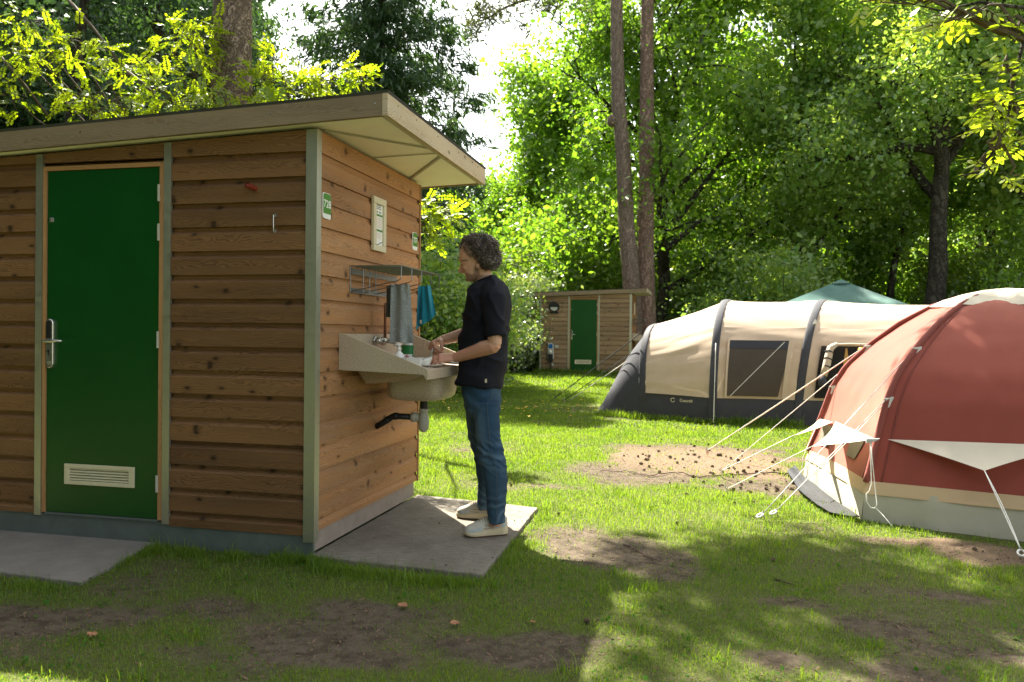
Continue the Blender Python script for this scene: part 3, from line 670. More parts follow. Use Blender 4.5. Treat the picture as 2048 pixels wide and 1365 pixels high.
mb = MB(); q = at(841, 644, yq - .045); mb.box(q[0] - .004, q[0] + .008, q[1] - .003, q[1], q[2] - .012, q[2] + .012); mb.build('care_label', M['cream'], teal)

# ------------------------------------------------------------------ things in the sink
root = empty('soap_bottle', at(798, 716, .60) * [1, 1, 0] + [0, 0, 1.053], 'white pump soap bottle standing in the sink below the grey towel', 'bottle')
mb = MB(); hh = .085
prof = [(.0, .034), (.01, .037), (.05, .037), (.075, .033), (.09, .020), (.096, .012), (.108, .012), (.110, .016), (.122, .015)]
mb.loft([[(r * math.cos(a), r * math.sin(a), z) for a in np.linspace(0, 2 * math.pi, 17)[:-1]] for z, r in prof]); mb.build('bottle', M['white'], root, smooth=True)
mb = MB(); mb.loft([[(r * math.cos(a), r * math.sin(a), z) for a in np.linspace(-2.6, -.3, 12)] for z, r in ((.018, .0375), (.062, .0375))], closed=False); mb.build('label', plain('pale_blue_label', (.35, .45, .58), .5), root, smooth=True)
mb = MB()
for z in (.03, .04, .05): mb.loft([[(r * math.cos(a), r * math.sin(a), zz) for a in np.linspace(-2.1, -.9, 8)] for zz, r in ((z, .038), (z + .005, .038))], closed=False)
mb.build('label_print', plain('blue_print', (.06, .10, .3), .5), root)
mb = MB(); mb.tube([(0, 0, .122), (0, 0, .138)], .006, 8); mb.tube([(.012, 0, .14), (-.012, 0, .142), (-.038, 0, .136)], [.008, .008, .005], 8); mb.build('pump', M['white'], root, smooth=True)
root = empty('detergent_bottle', at(815, 712, .86) * [1, 1, 0] + [0, 0, 1.053], 'white and green detergent bottle with red lettering behind the soap bottle', 'bottle')
mb = MB(); prof = [(0, .040, .024), (.02, .043, .026), (.10, .043, .026), (.14, .036, .022), (.165, .02, .016), (.19, .013, .013)]
mb.loft([[(a_ * math.cos(a), b_ * math.sin(a), z) for a in np.linspace(0, 2 * math.pi, 19)[:-1]] for z, a_, b_ in prof]); mb.build('bottle', M['white'], root, smooth=True)
mb = MB(); mb.loft([[(.0435 * math.cos(a), .0265 * math.sin(a), z) for a in np.linspace(-3.0, -.1, 16)] for z in (.055, .135)], closed=False); mb.build('green_label', plain('bottle_green', (.02, .19, .05), .4), root, smooth=True)
mb = MB(); mb.loft([[(.044 * math.cos(a), .027 * math.sin(a), z) for a in np.linspace(-2.7, -.5, 12)] for z in (.03, .075)], closed=False); mb.build('white_label', M['sign_white'], root, smooth=True)
o = link_mesh('lettering', text_mesh('sh', .05, plain('red_print', (.5, .02, .02), .4)), root, (.004, -.0285, .052)); o.rotation_euler = (math.radians(90), 0, 0)
mb = MB(); mb.tube([(0, 0, .19), (0, 0, .22)], [.012, .009], 10); mb.build('cap', M['sign_green'], root, smooth=True)
def dish(name, loc, prof, label, cat, tilt=(0, 0), square=False):
    mb = MB(); R = []
    for z, r in prof:
        if square: R.append([(x, y, z) for x, y in rrect(-r, r, -r, r, r * .25, 4)])
        else: R.append([(r * math.cos(a), r * math.sin(a), z) for a in np.linspace(0, 2 * math.pi, 29)[:-1]])
    mb.loft(R, cap=True); o = mb.build(name, M['white'], smooth=not square); o.location = loc; o.rotation_euler = (tilt[0], tilt[1], .2); tag(o, label, cat); return o
dish('dish_tub', at(829, 727, .60) * [1, 1, 0] + [0, 0, 1.053], [(0, .045), (.055, .055), (.059, .057), (.059, .053), (.053, .05), (.006, .042)], 'white square tub in the sink beside the soap bottle', 'tub', square=True)
dish('bowl', at(852, 733, .64) * [1, 1, 0] + [0, 0, 1.062], [(0, .025), (.006, .03), (.03, .05), (.045, .056), (.045, .053), (.03, .046), (.008, .026)], 'small white bowl leaning in the sink beside the white tub', 'bowl', (.1, -.3))
dish('plate', at(862, 741, .66) * [1, 1, 0] + [0, 0, 1.056], [(0, .05), (.004, .06), (.014, .088), (.016, .092), (.013, .09), (.005, .062)], 'white plate held under the left hand of the man at the sink lip', 'plate', (.02, -.05))
dish('plate', at(905, 737, .95) * [1, 1, 0] + [0, 0, 1.066], [(0, .05), (.004, .06), (.012, .105), (.014, .108), (.011, .105), (.005, .062)], 'white plate lying on the sink drainer against the shirt of the man', 'plate', (0, .04))
# ------------------------------------------------------------------ the man at the sink
MY = .87
man = empty('person', (.80, .87, 0), 'man with curly grey hair in black t-shirt and jeans washing dishes at the sink', 'person')
po = (.80, .87, 0)
def ell(c, ax, ay, rx, ry, n=20, p=1.0):
    c, ax, ay = (np.array(q, float) for q in (c, ax, ay)); out = []
    for k in range(n):
        a = 2 * math.pi * k / n; ca, sa = math.cos(a), math.sin(a)
        out.append(c + ax * rx * math.copysign(abs(ca) ** p, ca) + ay * ry * math.copysign(abs(sa) ** p, sa))
    return out
def prof_ring(pyf, pxf, pyb, pxb, Y, ry, n=24, p=.9):
    f, b = at(pxf, pyf, Y), at(pxb, pyb, Y); ax = (f - b); r = np.linalg.norm(ax) / 2
    return ell((f + b) / 2, ax / (2 * r), (0, 1, 0), r, ry, n, p)
def limb(mb, pts, rads, n=14): # tapered round limb with rounded ends
    pts = [np.array(p, float) for p in pts]
    d0 = pts[0] - pts[1]; d0 /= np.linalg.norm(d0); d1 = pts[-1] - pts[-2]; d1 /= np.linalg.norm(d1)
    P = [pts[0] + d0 * rads[0] * .75] + pts + [pts[-1] + d1 * rads[-1] * .75]; R = [rads[0] * .55] + list(rads) + [rads[-1] * .55]
    mb.tube(P, R, n)
def unit(v): v = np.array(v, float); return v / np.linalg.norm(v)

body = MBL(po)
# head: stacked profile rings (front x, back x in the side view), then nose, brow, lips, chin, ears, neck
for_head = [(474, 948, 474, 958, .02), (477, 941, 477, 967, .045), (483, 932, 483, 973, .063), (492, 924.5, 492, 978, .073), (501, 920.8, 502, 980.5, .078), (510, 919.2, 512, 981.5, .079), (517, 918.6, 521, 981, .078),
            (522, 919.6, 527, 980, .076), (527.5, 922.6, 533, 978, .073), (533, 924, 537, 975, .070), (539, 925.5, 541, 971, .068), (545, 927.6, 545, 968, .064), (549, 930.3, 549, 965.5, .060), (553, 932.3, 552.5, 963, .056), (556, 932.6, 555.5, 960, .050), (559.5, 933.8, 558.5, 957, .043), (562.5, 936.5, 561.5, 953, .033), (564.2, 940, 563.5, 949, .02)]
body.loft([prof_ring(*a[:4], MY, a[4], 28, .92) for a in for_head])
H = lambda x, y, dy=0.0: at(x, y, MY) + np.array([0, dy, 0])
# nose
body.loft([ell(H(x, y), (1, 0, 0), (0, 1, 0), rx, ry, 12) for x, y, rx, ry in ((925, 523, .010, .011), (924.3, 529, .013, .010), (923.8, 534, .016, .0115), (922.9, 539, .020, .0135), (922.8, 543, .022, .0165), (925.5, 546.3, .018, .015), (928.5, 548, .010, .010))])
for s in (-1, 1): body.sphere(H(928.8, 544, s * .0135), (.0095, .0065, .0075), 10, 8)
# brow, cheek bones, lips, chin
for s in (-1, 1):
    limb(body, [H(921.8, 522.5, s * .012), H(924.0, 520.5, s * .034), H(930.5, 522.5, s * .058)], [.009, .0095, .008], 8)
    body.sphere(H(936.5, 538, s * .045), (.026, .018, .020), 10, 8)
limb(body, [H(934.8, 551.3, -.022), H(931.6, 551.4, 0), H(934.8, 551.3, .022)], [.004, .0062, .004], 8)
limb(body, [H(935.4, 554.7, -.019), H(932.4, 554.7, 0), H(935.4, 554.7, .019)], [.004, .0065, .004], 8)
body.sphere(H(937.5, 560, 0), (.021, .024, .014), 12, 8)
for s in (-1, 1):
    e = H(962, 534, s * .073)
    body.loft([ell(e + np.array([0, s * k * .006, 0]), (1, 0, .15), (.0, 0, 1), .016 - k * .003, .029 - k * .004, 14) for k in range(3)] if s > 0 else [ell(e + np.array([0, s * k * .006, 0]), (1, 0, .15), (.0, 0, 1), .016 - k * .003, .029 - k * .004, 14) for k in (2, 1, 0)])
# neck and trunk
limb(body, [H(962, 535), H(967.5, 553), H(972, 575), H(974, 600)], [.056, .056, .060, .07], 20)
trunk = [(580, 948, 575, 1006, .12), (592, 942, 590, 1012, .17), (610, 938, 612, 1014, .185), (650, 935, 650, 1012, .17), (700, 932, 700, 1004, .155), (740, 930, 740, 1000, .155), (780, 930, 785, 997, .155), (812, 934, 815, 994, .15)]
body.loft([prof_ring(*a[:4], MY, a[4], 24) for a in trunk])
LEGN = [(810, 950, 996, .79, .080), (850, 956, 996, .76, .074), (885, 960, 998, .73, .066), (905, 963, 1003, .72, .060), (930, 970, 1006, .71, .055), (960, 974, 1006, .695, .048), (990, 978, 1004, .685, .042), (1020, 980, 1002, .68, .042), (1052, 979, 1003, .675, .042)]
LEGF = [(808, 934, 975, .95, .080), (850, 940, 980, .985, .074), (885, 946, 982, 1.02, .066), (912, 953, 986, 1.04, .058), (940, 958, 988, 1.055, .053), (965, 960, 987, 1.07, .045), (990, 959, 985, 1.08, .041), (1020, 958, 984, 1.09, .04)]
for LG in (LEGN, LEGF): body.loft([prof_ring(py, xf, py, xb, Y, ry, 18) for py, xf, xb, Y, ry in LG])
# arms
eL, wL = at(988, 692, .655), at(911, 716, .725)
limb(body, [at(986, 592, .70), at(989, 640, .665), eL + np.array([.004, 0, .012])], [.060, .050, .043])
limb(body, [eL, eL * .72 + wL * .28 + np.array([0, 0, .004]), eL * .4 + wL * .6, wL], [.046, .049, .042, .032])
eR, wR = at(955, 662, 1.13), at(884, 681, 1.02)
limb(body, [at(966, 590, 1.06), at(958, 630, 1.11), eR], [.056, .047, .041])
limb(body, [eR, eR * .7 + wR * .3, eR * .38 + wR * .62, wR], [.045, .048, .041, .032])
def hand(mb, Wr, f, n, s, bends, spread, thumb, sc=1.0, palm=.092, nails=None):
    """Wr wrist, f towards the knuckles, n back of the hand, s towards the thumb side."""
    f, n = unit(f), np.array(n, float); n = unit(n - f * (n @ f)); s = np.array(s, float); s = unit(s - f * (s @ f) - n * (s @ n))
    R = []
    for u_, w_, h_ in ((-.012, .026, .021), (.01, .030, .018), (.035, .036, .0165), (.065, .041, .0155), (palm - .008, .042, .0145), (palm, .038, .011)):
        R.append(ell(Wr + f * u_ * sc + n * .003, s, n, w_ * sc, h_ * sc, 16, .85))
    mb.loft(R)
    tips = []
    for k, (off, L3, r) in enumerate(((.030, (.045, .027, .022), .0092), (.0105, (.050, .031, .023), .0094), (-.0095, (.046, .029, .022), .0088), (-.0285, (.036, .022, .019), .0078))):
        p = Wr + f * (palm - .012 - .004 * abs(k - 1)) * sc + s * off * sc; pts = [p.copy()]; ang = 0.0; sp = spread[k]
        for L_, b_ in zip(L3, bends[k]):
            ang += math.radians(b_); d = unit(f * math.cos(ang) - n * math.sin(ang) + s * sp); p = p + d * L_ * sc; pts.append(p.copy())
        limb(mb, pts, [r * sc * 1.05, r * sc, r * sc * .93, r * sc * .8], 10); tips.append((pts[-1], d, k))
    p = Wr + f * .022 * sc + s * .026 * sc - n * .006; pts = [p.copy()]
    for (a_, b_, c_), L_ in zip(thumb, (.044, .034, .026)): p = p + unit(f * a_ + s * b_ + n * c_) * L_ * sc; pts.append(p.copy())
    limb(mb, pts, [.0155 * sc, .0125 * sc, .0108 * sc, .0088 * sc], 10)
    return tips, pts
# left (near) hand: back of the hand up and to the camera, fingers curled over the plate rim
tl, thl = hand(body, wL + unit(wL - eL) * .008, unit(at(868, 717, .68) - wL), (-.2, -.62, .75), (-.1, .75, .62), [(16, 40, 28), (20, 40, 26), (24, 40, 24), (26, 38, 22)], (.05, .0, -.06, -.14), [(.75, .6, -.45), (.95, .15, -.35), (.95, -.1, -.3)], 1.1)
# right (far) hand: pointing down and gripping the knife
tr, thr = hand(body, wR + unit(wR - eR) * .006, unit(at(860, 694, .93) - wR), (-.75, .1, .65), (.1, -.93, -.1), [(62, 38, 14), (66, 44, 22), (66, 50, 26), (62, 48, 26)], (.02, 0, -.02, -.05), [(.55, .5, -.55), (.6, .05, -.8), (.55, -.1, -.85)], 1.12)
bme = remesh(body, .0034, 3); bme.name = 'body'
t = NT('skin'); n = t.noise(26, 5, .6, t.obj()); n2 = t.noise(300, 3, .6, t.obj())
c = t.mix(n, (.48, .26, .165), (.64, .385, .265)); c = t.mix(t.attr('flush'), c, (.48, .17, .12))
c = t.mix(t.math('MULTIPLY', t.attr('beard'), t.ramp(n2, [(.35, (.55, .55, .55)), (.6, (1, 1, 1))])), c, (.085, .062, .048)); c = t.mix(t.attr('brow'), c, (.045, .034, .026))
t.col(c, .5, 0, .4); t.b.inputs['Subsurface Weight'].default_value = .15; t.b.inputs['Subsurface Radius'].default_value = (1, .35, .2); t.b.inputs['Subsurface Scale'].default_value = .012
t.bump(n2, .12, .001); M['skin'] = t.m
Vb = coords(bme) + np.array(po); d = Vb - CAM; zc = d @ CW; PXv = 1024 + FPX * (d @ CR) / zc; PYv = 682.5 - FPX * (d @ CU) / zc   # side-view chart of the profile, used only to place beard and brows on the head
hd = (Vb[:, 2] > 1.55) & (np.abs(Vb[:, 1] - MY) < .1)
hx, hz = PXv, PYv
beard = hd * sstep(547, 551, hz + (940 - hx) * .05) * (1 - sstep(563.5, 567, hz)) * (hx > 931) + hd * sstep(944, 951, hx) * sstep(528, 538, hz) * (1 - sstep(560, 566, hz)) * (1 - sstep(956, 962, hx))
beard += hd * np.exp(-((hx - 933.5) / 3.2) ** 2 - ((hz - 549) / 1.4) ** 2) * .8
lip = hd * np.exp(-((hx - 932.5) / 3.5) ** 2) * np.exp(-((hz - 553.2) / 2.2) ** 2)
brow = hd * np.exp(-((hz - (521.0 + (hx - 923) * .05)) / 1.5) ** 2) * sstep(921, 924, hx) * (1 - sstep(934, 938, hx)) * (np.abs(Vb[:, 1] - MY) > .012)
vattr(bme, 'beard', np.clip(beard, 0, 1) * .75 * (1 - lip)); vattr(bme, 'brow', np.clip(brow, 0, 1) * .85)
vattr(bme, 'flush', np.clip(lip * .8 + hd * np.exp(-((hx - 924) / 4) ** 2 - ((hz - 542) / 5) ** 2) * .5 + (Vb[:, 2] < 1.2) * .35, 0, 1))
bme.materials.append(M['skin']); link_mesh('body', bme, man)
# eyes: lowered lids with a dark lash line
eyeb = MBL(po)
for s in (-1, 1):
    e = H(930.5, 529.5, s * .036)
    m = MBL(po); m.sphere(e + np.array([-.0015, s * .004, 0]), (.0135, .0145, .0105), 14, 10); eo = m.build('eyelid', M['skin'], man, smooth=True)
    m = MBL(po); m.tube([e + np.array([-.0135, -s * .010 + s * .004, -.003]), e + np.array([-.0155, s * .006, -.0055]), e + np.array([-.010, s * .015, -.0045]), e + np.array([-.004, s * .0185, -.002])], [.0012, .0019, .0018, .0010], 6); m.build('eyelash', M['black'], eo)
# hair: tight curls over the skull
t = NT('curly_hair'); r = t.attr('rnd'); c = t.ramp(r, [(0, (.028, .020, .015)), (.4, (.085, .063, .048)), (.75, (.21, .172, .138)), (1, (.50, .44, .37))]); t.col(c, .42, 0, .5); M['hair'] = t.m
cap = MBL(po)
cap.loft([prof_ring(*a[:4], MY, a[4], 20, .95) for a in ((475, 946, 475, 971, .04), (480, 934, 479, 980, .07), (488, 929, 486, 986, .085), (497, 930, 497, 991, .09), (504, 937, 508, 993, .092), (512, 947, 520, 993, .09), (520, 956, 529, 991, .085), (527, 961, 536, 987, .075), (534, 966, 541, 982, .06))])
hr = np.random.default_rng(11); hm = MBL(po); nC = 0
lv = [(470, 945, 972, .05), (476, 929, 986, .085), (486, 922, 995, .105), (498, 920, 998, .112), (510, 926, 1001, .114), (519, 941, 1001.5, .112), (527, 953, 1000, .106), (533, 961, 996, .096), (538, 967, 990, .08)]
while nC < 1700:
    i = hr.random() * (len(lv) - 1); k = int(i); f_ = i - k; A, B_ = lv[k], lv[min(k + 1, len(lv) - 1)]
    py, xf, xb, ry = (A[q] * (1 - f_) + B_[q] * f_ for q in range(4)); a = hr.uniform(0, 2 * math.pi); rr_ = hr.uniform(.82, 1.04) + (.09 * hr.random() if hr.random() < .3 else 0)
    cx = (xf + xb) / 2; hw = (xb - xf) / 2
    px = cx + hw * math.cos(a) * rr_; Yh = MY + ry * math.sin(a) * rr_
    if px < 952 and py > 507 and abs(Yh - MY) > 0 and py > 500 + (px - 921) * .65: continue
    c0_ = at(px, py, Yh); ctr = at(960, 512, MY); out = unit(c0_ - ctr)
    ax = unit(np.array([hr.normal(), hr.normal(), hr.normal() - .9])) ; ax = unit(ax - out * (ax @ out) * .7)
    u1 = unit(np.cross(ax, [.3, .5, .8])); v1 = np.cross(ax, u1); rad = hr.uniform(.005, .0125); ln_ = hr.uniform(.020, .046); tw = hr.uniform(1.2, 2.4) * 2 * math.pi; ph = hr.uniform(0, 6)
    pts = [c0_ + ax * (q - .5) * ln_ + rad * (u1 * math.cos(ph + tw * q) + v1 * math.sin(ph + tw * q)) * (1 - .3 * q) for q in np.linspace(0, 1, 12)]
    hm.tube(pts, [.0016] * 11 + [.0006], 3, cap=False, rn=float(np.clip(hr.beta(1.5, 1.7), 0, 1))); nC += 1
for q in range(len(cap.rn)): cap.rn[q] = .12
hair = hm; b0_ = len(hair.v); hair.v += cap.v; hair.f += [tuple(i + b0_ for i in f) for f in cap.f]; hair.uv += cap.uv; hair.rn += cap.rn
hair.build('hair', M['hair'], man, smooth=True)

# t-shirt
t = NT('black_cotton'); n = t.noise(9, 4, .6, t.obj()); t.col(t.mix(n, (.005, .0055, .010), (.011, .012, .020)), .85, 0, .2); 
t.bump(t.noise(900, 2, .5, t.obj()), .2, .001); M['tshirt'] = t.m
sh = MBL(po)
rows = [(569.5, 952.5, 553, 990, .066), (571, 948.5, 557, 997, .10), (575.5, 945, 563, 1006, .155), (583, 941.5, 573, 1013, .20), (595, 938, 588, 1018, .218), (612, 934, 610, 1020.5, .216), (640, 929, 640, 1019.5, .207), (665, 925.5, 665, 1016, .198), (700, 921, 700, 1011, .188), (735, 918, 738, 1006.5, .185), (764, 916.5, 777, 1002.5, .192)]
sh.loft([prof_ring(*a[:4], MY, a[4], 30, .88) for a in rows])
sh.tube([at(983, 577, .735), at(987, 600, .675), at(990, 630, .652), at(991.5, 672, .640)], [.082, .079, .069, .0595], 18)
sh.tube([at(972, 580, 1.00), at(962, 602, 1.075), at(951, 625, 1.11), at(943, 645, 1.125)], [.08, .079, .071, .064], 18)
sme = remesh(sh, .006, 5); sme.name = 't_shirt'
Vs = coords(sme) + np.array(po); Ns = normals(sme)
z = Vs[:, 2]; x = Vs[:, 0]; y = Vs[:, 1]
fold = .012 * ((1 - np.abs(2 * vnoise(x * 5 - z * 7 + 2, z * 6 + x * 9 + y * 3, 3) - 1)) ** 3 - .25) + .007 * (vnoise(x * 7 + z * 9 + 3, z * 5 - x * 6 + y * 3, 0) - .5) + .010 * (vnoise(x * 12 - z * 6 + 40, z * 7 + y * 10, 1) - .5) * (1 - sstep(1.3, 1.6, z)) + .006 * np.sin((z * 1.0 + x * .55) * 46) * np.exp(-((z - 1.02) / .10) ** 2) * vnoise(x * 6, z * 4, 2)
fold += .005 * np.sin((x * .8 - z * .6 + y * .5) * 60) * np.exp(-((z - 1.30) / .09) ** 2 - ((y - .66) / .08) ** 2)
Vs = Vs + Ns * (fold * 1.35)[:, None]; set_coords(sme, Vs - np.array(po)); sme.materials.append(M['tshirt']); shirt = link_mesh('t_shirt', sme, man)
mb = MBL(po); q = at(972, 762, .675); mb.box(q[0] - .006, q[0] + .006, q[1] - .006, q[1] - .002, q[2] - .012, q[2] + .012); mb.build('hem_label', M['cream'], shirt)
mb = MBL(po); q = at(949, 611, .80)
for k in range(4): mb.sphere(at(946.5 + k * 2.2, 610.6 + k * .8, .705), (.0028, .002, .0022), 6, 4)
mb.build('chest_print', M['steel'], shirt)
mb = MBL(po); R = prof_ring(568.5, 952, 552.5, 990.5, MY, .068, 30, .9); mb.tube(R + [R[0]], .0075, 8, cap=False); mb.build('collar', M['tshirt'], shirt, smooth=True)

# jeans
t = NT('denim'); o = t.obj(); n = t.noise(8, 5, .6, o); tw = t.noise(500, 2, .5, t.map(o, (1, 1, .25)))
c = t.mix(tw, (.009, .028, .055), (.028, .070, .118)); c = t.mix(t.attr('fade'), c, (.17, .26, .32)); c = t.mix(t.ramp(n, [(.4, (0, 0, 0)), (.8, (.5, .5, .5))]), c, (.012, .030, .055))
t.col(c, .85, 0, .2); t.bump(tw, .25, .0015); M['denim'] = t.m
jn = MBL(po)
jn.loft([prof_ring(*a[:4], MY, a[4], 26, .9) for a in ((752, 926, 762, 1000, .16), (772, 925, 780, 1001, .165), (792, 928, 796, 999, .168), (810, 931, 812, 997.5, .166), (822, 935, 824, 996.5, .155), (832, 939, 834, 995, .13))])
JN = [(806, 946, 998, .785, .094), (830, 949, 997.5, .775, .092), (855, 953, 998, .755, .086), (880, 956, 1000, .735, .081), (900, 956.5, 1006, .722, .082), (915, 960, 1010, .715, .080), (935, 965.5, 1013, .705, .076), (960, 969.5, 1013.5, .695, .070), (985, 972.5, 1012, .687, .065), (1008, 974, 1010.5, .682, .063), (1024, 974.5, 1009.5, .680, .064), (1037, 976.5, 1010, .678, .065), (1047, 980, 1010.5, .677, .063)]
JF = [(806, 930, 985, .955, .096), (830, 932.5, 986, .965, .093), (850, 934, 987, .98, .090), (873, 938, 987, 1.00, .084), (893, 943, 989, 1.02, .080), (912, 949.5, 992, 1.035, .077), (935, 954, 993.5, 1.05, .072), (960, 957, 993, 1.065, .067), (985, 956.5, 991, 1.075, .063), (1000, 956, 990, 1.08, .063), (1010, 956, 989, 1.083, .063), (1018, 958, 990, 1.085, .062)]
for LG in (JN, JF): jn.loft([prof_ring(py, xf, py, xb, Y, ry, 22, .92) for py, xf, xb, Y, ry in LG])
jme = remesh(jn, .006, 4); jme.name = 'jeans'; Vj = coords(jme) + np.array(po); Nj = normals(jme); x, y, z = Vj.T
near = y < .88
kn = np.exp(-((z - .52) / .10) ** 2); an = np.exp(-((z - .16) / .10) ** 2); hp = np.exp(-((z - .86) / .07) ** 2)
w1 = np.sin(z * 125 + 9 * vnoise(x * 9, y * 9 + z * 7, 0) * 2 + x * 35); w2 = np.sin(z * 95 + x * 40 + 9 * vnoise(x * 5, z * 5, 1))
fold = kn * .013 * ((1 - np.abs(2 * vnoise(x * 8 - z * 12, z * 24 + x * 20 + y * 10, 2) - 1)) ** 2 - .35) + .006 * ((1 - np.abs(2 * vnoise(x * 7 + 5, z * 13 - x * 14 + y * 6, 0) - 1)) ** 3 - .2) + an * .0075 * w1 * (vnoise(x * 16 + z * 9, z * 14 + y * 8, 3) - .15) + hp * .004 * w2 + .006 * (vnoise(x * 9 + 3, z * 6 + y * 4, 1) - .5)
Vj = Vj + Nj * fold[:, None]; set_coords(jme, Vj - np.array(po))
fade = np.clip((-Nj[:, 0] * .75 - Nj[:, 1] * .25), 0, 1) * np.exp(-((z - .66) / .18) ** 2) * .75 + an * np.clip(w1, 0, 1) * .35 + kn * np.clip(w2, 0, 1) * .25 + .12 * np.clip(-Nj[:, 1], 0, 1) * (z < .5)
fade = fade + .35 * sstep(.55, .8, vnoise(x * 9 + y * 7, z * 5 + y * 4, 0)) * (.3 + np.clip(-Nj[:, 0], 0, 1)); vattr(jme, 'fade', np.clip(fade, 0, 1)); jme.materials.append(M['denim']); jeans = link_mesh('jeans', jme, man)
M['thread'] = plain('denim_stitching', (.085, .10, .115), .8)
mb = MBL(po)
for LG, dx_ in ((JN, .0), ):
    P = []
    for py, xf, xb, Y, ry in LG[:-1]: P.append(at(xf * .45 + xb * .55, py, Y - ry * 1.0) + np.array([0, -.004, 0]))
    mb.tube(P, .0014, 5)
mb.build('side_seam', M['thread'], jeans)
mb = MBL(po); P = [at(986, 781, MY - .175), at(984, 795, MY - .182), at(975, 806, MY - .182)]; mb.tube(P, .0018, 5)
mb.build('pocket_seam', M['thread'], jeans)

# shoes
t = NT('cream_suede'); n = t.noise(16, 5, .6, t.obj()); t.col(t.mix(n, (.38, .355, .29), (.60, .57, .48)), .8, 0, .25); t.bump(t.noise(220, 3, .6, t.obj()), .2, .001); M['suede'] = t.m
M['mesh_grey'] = plain('grey_green_mesh', (.40, .43, .41), .85, 0, .15, 60, .2); M['sole'] = plain('cream_rubber', (.55, .46, .30), .6, 0, .1, 30); M['outsole'] = plain('gum_outsole', (.10, .055, .03), .7); M['lace'] = plain('beige_lace', (.36, .29, .18), .8)
def shoe(heel, toe):
    heel, toe = np.array(heel, float), np.array(toe, float); d = unit(toe - heel); s = np.array([-d[1], d[0], 0]); Ls = np.linalg.norm(toe - heel); up = np.array([0, 0, 1.])
    base = heel
    P = lambda u, sv, z: heel + d * u * Ls + s * sv + up * z - np.array(po)
    hw = lambda u: np.interp(u, [0, .04, .12, .3, .5, .68, .82, .92, .98, 1.0], [.018, .031, .037, .035, .038, .046, .045, .036, .020, .008])
    us = [0, .02, .06, .12, .2, .3, .4, .5, .6, .7, .8, .88, .94, .98, 1.0]
    root = bpy.data.objects.new('shoe', None); COL.objects.link(root); root.parent = man
    def layer(z0f, z1f, grow, name, mat, bev=0):
        mb = MB(); top, bot = [], []
        for u in us: top.append((u, hw(u) + grow)); 
        ringf = lambda zf, g: [P(u, (hw(u) + g), zf(u)) for u in us] + [P(u, -(hw(u) + g), zf(u)) for u in us[::-1]]
        mb.loft([ringf(z0f, grow), ringf(lambda u: z0f(u) * .5 + z1f(u) * .5, grow + .002), ringf(z1f, grow)]); return mb.build(name, mat, root, smooth=False)
    rock = lambda u: .010 * max(0, (u - .78) / .22) ** 2 + .002 * max(0, (.1 - u) / .1)
    soleh = lambda u: np.interp(u, [0, .3, .6, .85, 1], [.058, .050, .036, .030, .036])
    layer(lambda u: .001 + rock(u), lambda u: .008 + rock(u), .001, 'outsole', M['outsole'])
    layer(lambda u: .0085 + rock(u), soleh, .004, 'midsole', M['sole'])
    # upper
    top = lambda u: np.interp(u, [0, .03, .10, .2, .3, .38, .48, .58, .7, .8, .9, .97, 1], [.108, .114, .112, .104, .106, .120, .118, .108, .092, .080, .070, .056, .042])
    mb = MB(); R = []
    for u in [.003, .02, .06, .12, .2, .28, .36, .44, .52, .6, .68, .76, .84, .9, .95, .985, .998]:
        zt, zb, h = top(u), soleh(u) - .004, hw(u); c_ = []
        for k in range(17):
            a = math.pi * k / 16; e = .75; cx = math.copysign(abs(math.cos(a)) ** e, math.cos(a)); cz = math.sin(a) ** (.62)
            nar = 1 - .22 * cz * (u < .55) - .1 * cz
            c_.append(P(u, h * cx * nar, zb + (zt - zb) * cz))
        R.append(c_)
    mb.loft(R); upper = mb.build('upper', M['suede'], root, smooth=True)
    # mesh side panels, toe cap band, heel band
    for sg in (-1, 1):
        for (ua, ub, za, zb, mat_, nm) in ((.62, .95, .036, .056, 'mesh_grey', 'toe_overlay'), (.04, .34, .046, .072, 'mesh_grey', 'heel_overlay'), (.38, .60, .05, .055, 'lace', 'side_stripe'), (.34, .56, .066, .071, 'lace', 'side_stripe')):
            m2 = MB(); n_ = 9; ro, ri = [], []
            for k in range(n_):
                u = ua + (ub - ua) * k / (n_ - 1); zt, z0_, h = top(u), soleh(u) - .004, hw(u)
                q = []
                for z_ in (za, zb):
                    f_ = min(.97, max(.02, (z_ - z0_) / (zt - z0_))) if nm[0] != 't' else min(.9, .12 + .4 * (z_ - za) / (zb - za)); f_ = max(f_, .05)
                    a = math.asin(f_ ** (1 / .62)); cx = math.cos(a) ** .75; nar = 1 - .22 * f_ * (u < .55) - .1 * f_
                    q.append(P(u, sg * (h * cx * nar + .0018), z0_ + (zt - z0_) * f_))
                ro.append(q)
            m2.grid(ro); o_ = m2.build(nm, M[mat_], root, smooth=True)
    m2 = MB()
    m2.loft([[P(u, sv, z) for u, sv, z in ((.34, -.026, z0), (.40, -.022, z0 + .02), (.40, .022, z0 + .02), (.34, .026, z0), (.37, .0, z0 + .004))] for z0 in (.09, )] + [[P(u, sv, z) for u, sv, z in ((.29, -.028, .150), (.325, -.024, .168), (.325, .024, .168), (.29, .028, .150), (.31, .0, .162))]])
    m2.build('tongue', M['suede'], root, smooth=False)
    for k in range(5):
        u = .43 + k * .052; m2 = MB(); zt = top(u); m2.tube([P(u - .01, -.026, zt - .012), P(u, -.012, zt + .002), P(u + .012, .012, zt + .003), P(u + .0, .026, zt - .012)], .0032, 6); m2.build('lace', M['lace'], root, smooth=True)
gz = .0
h0, t0 = gnd(1012, 1070), gnd(926, 1076); h0[2] = t0[2] = 0.001
shoe(h0 + np.array([.0, .02, 0]), t0 + np.array([0, .02, 0]))
shoe((.775, 1.10, .001), (.505, 1.125, .001))
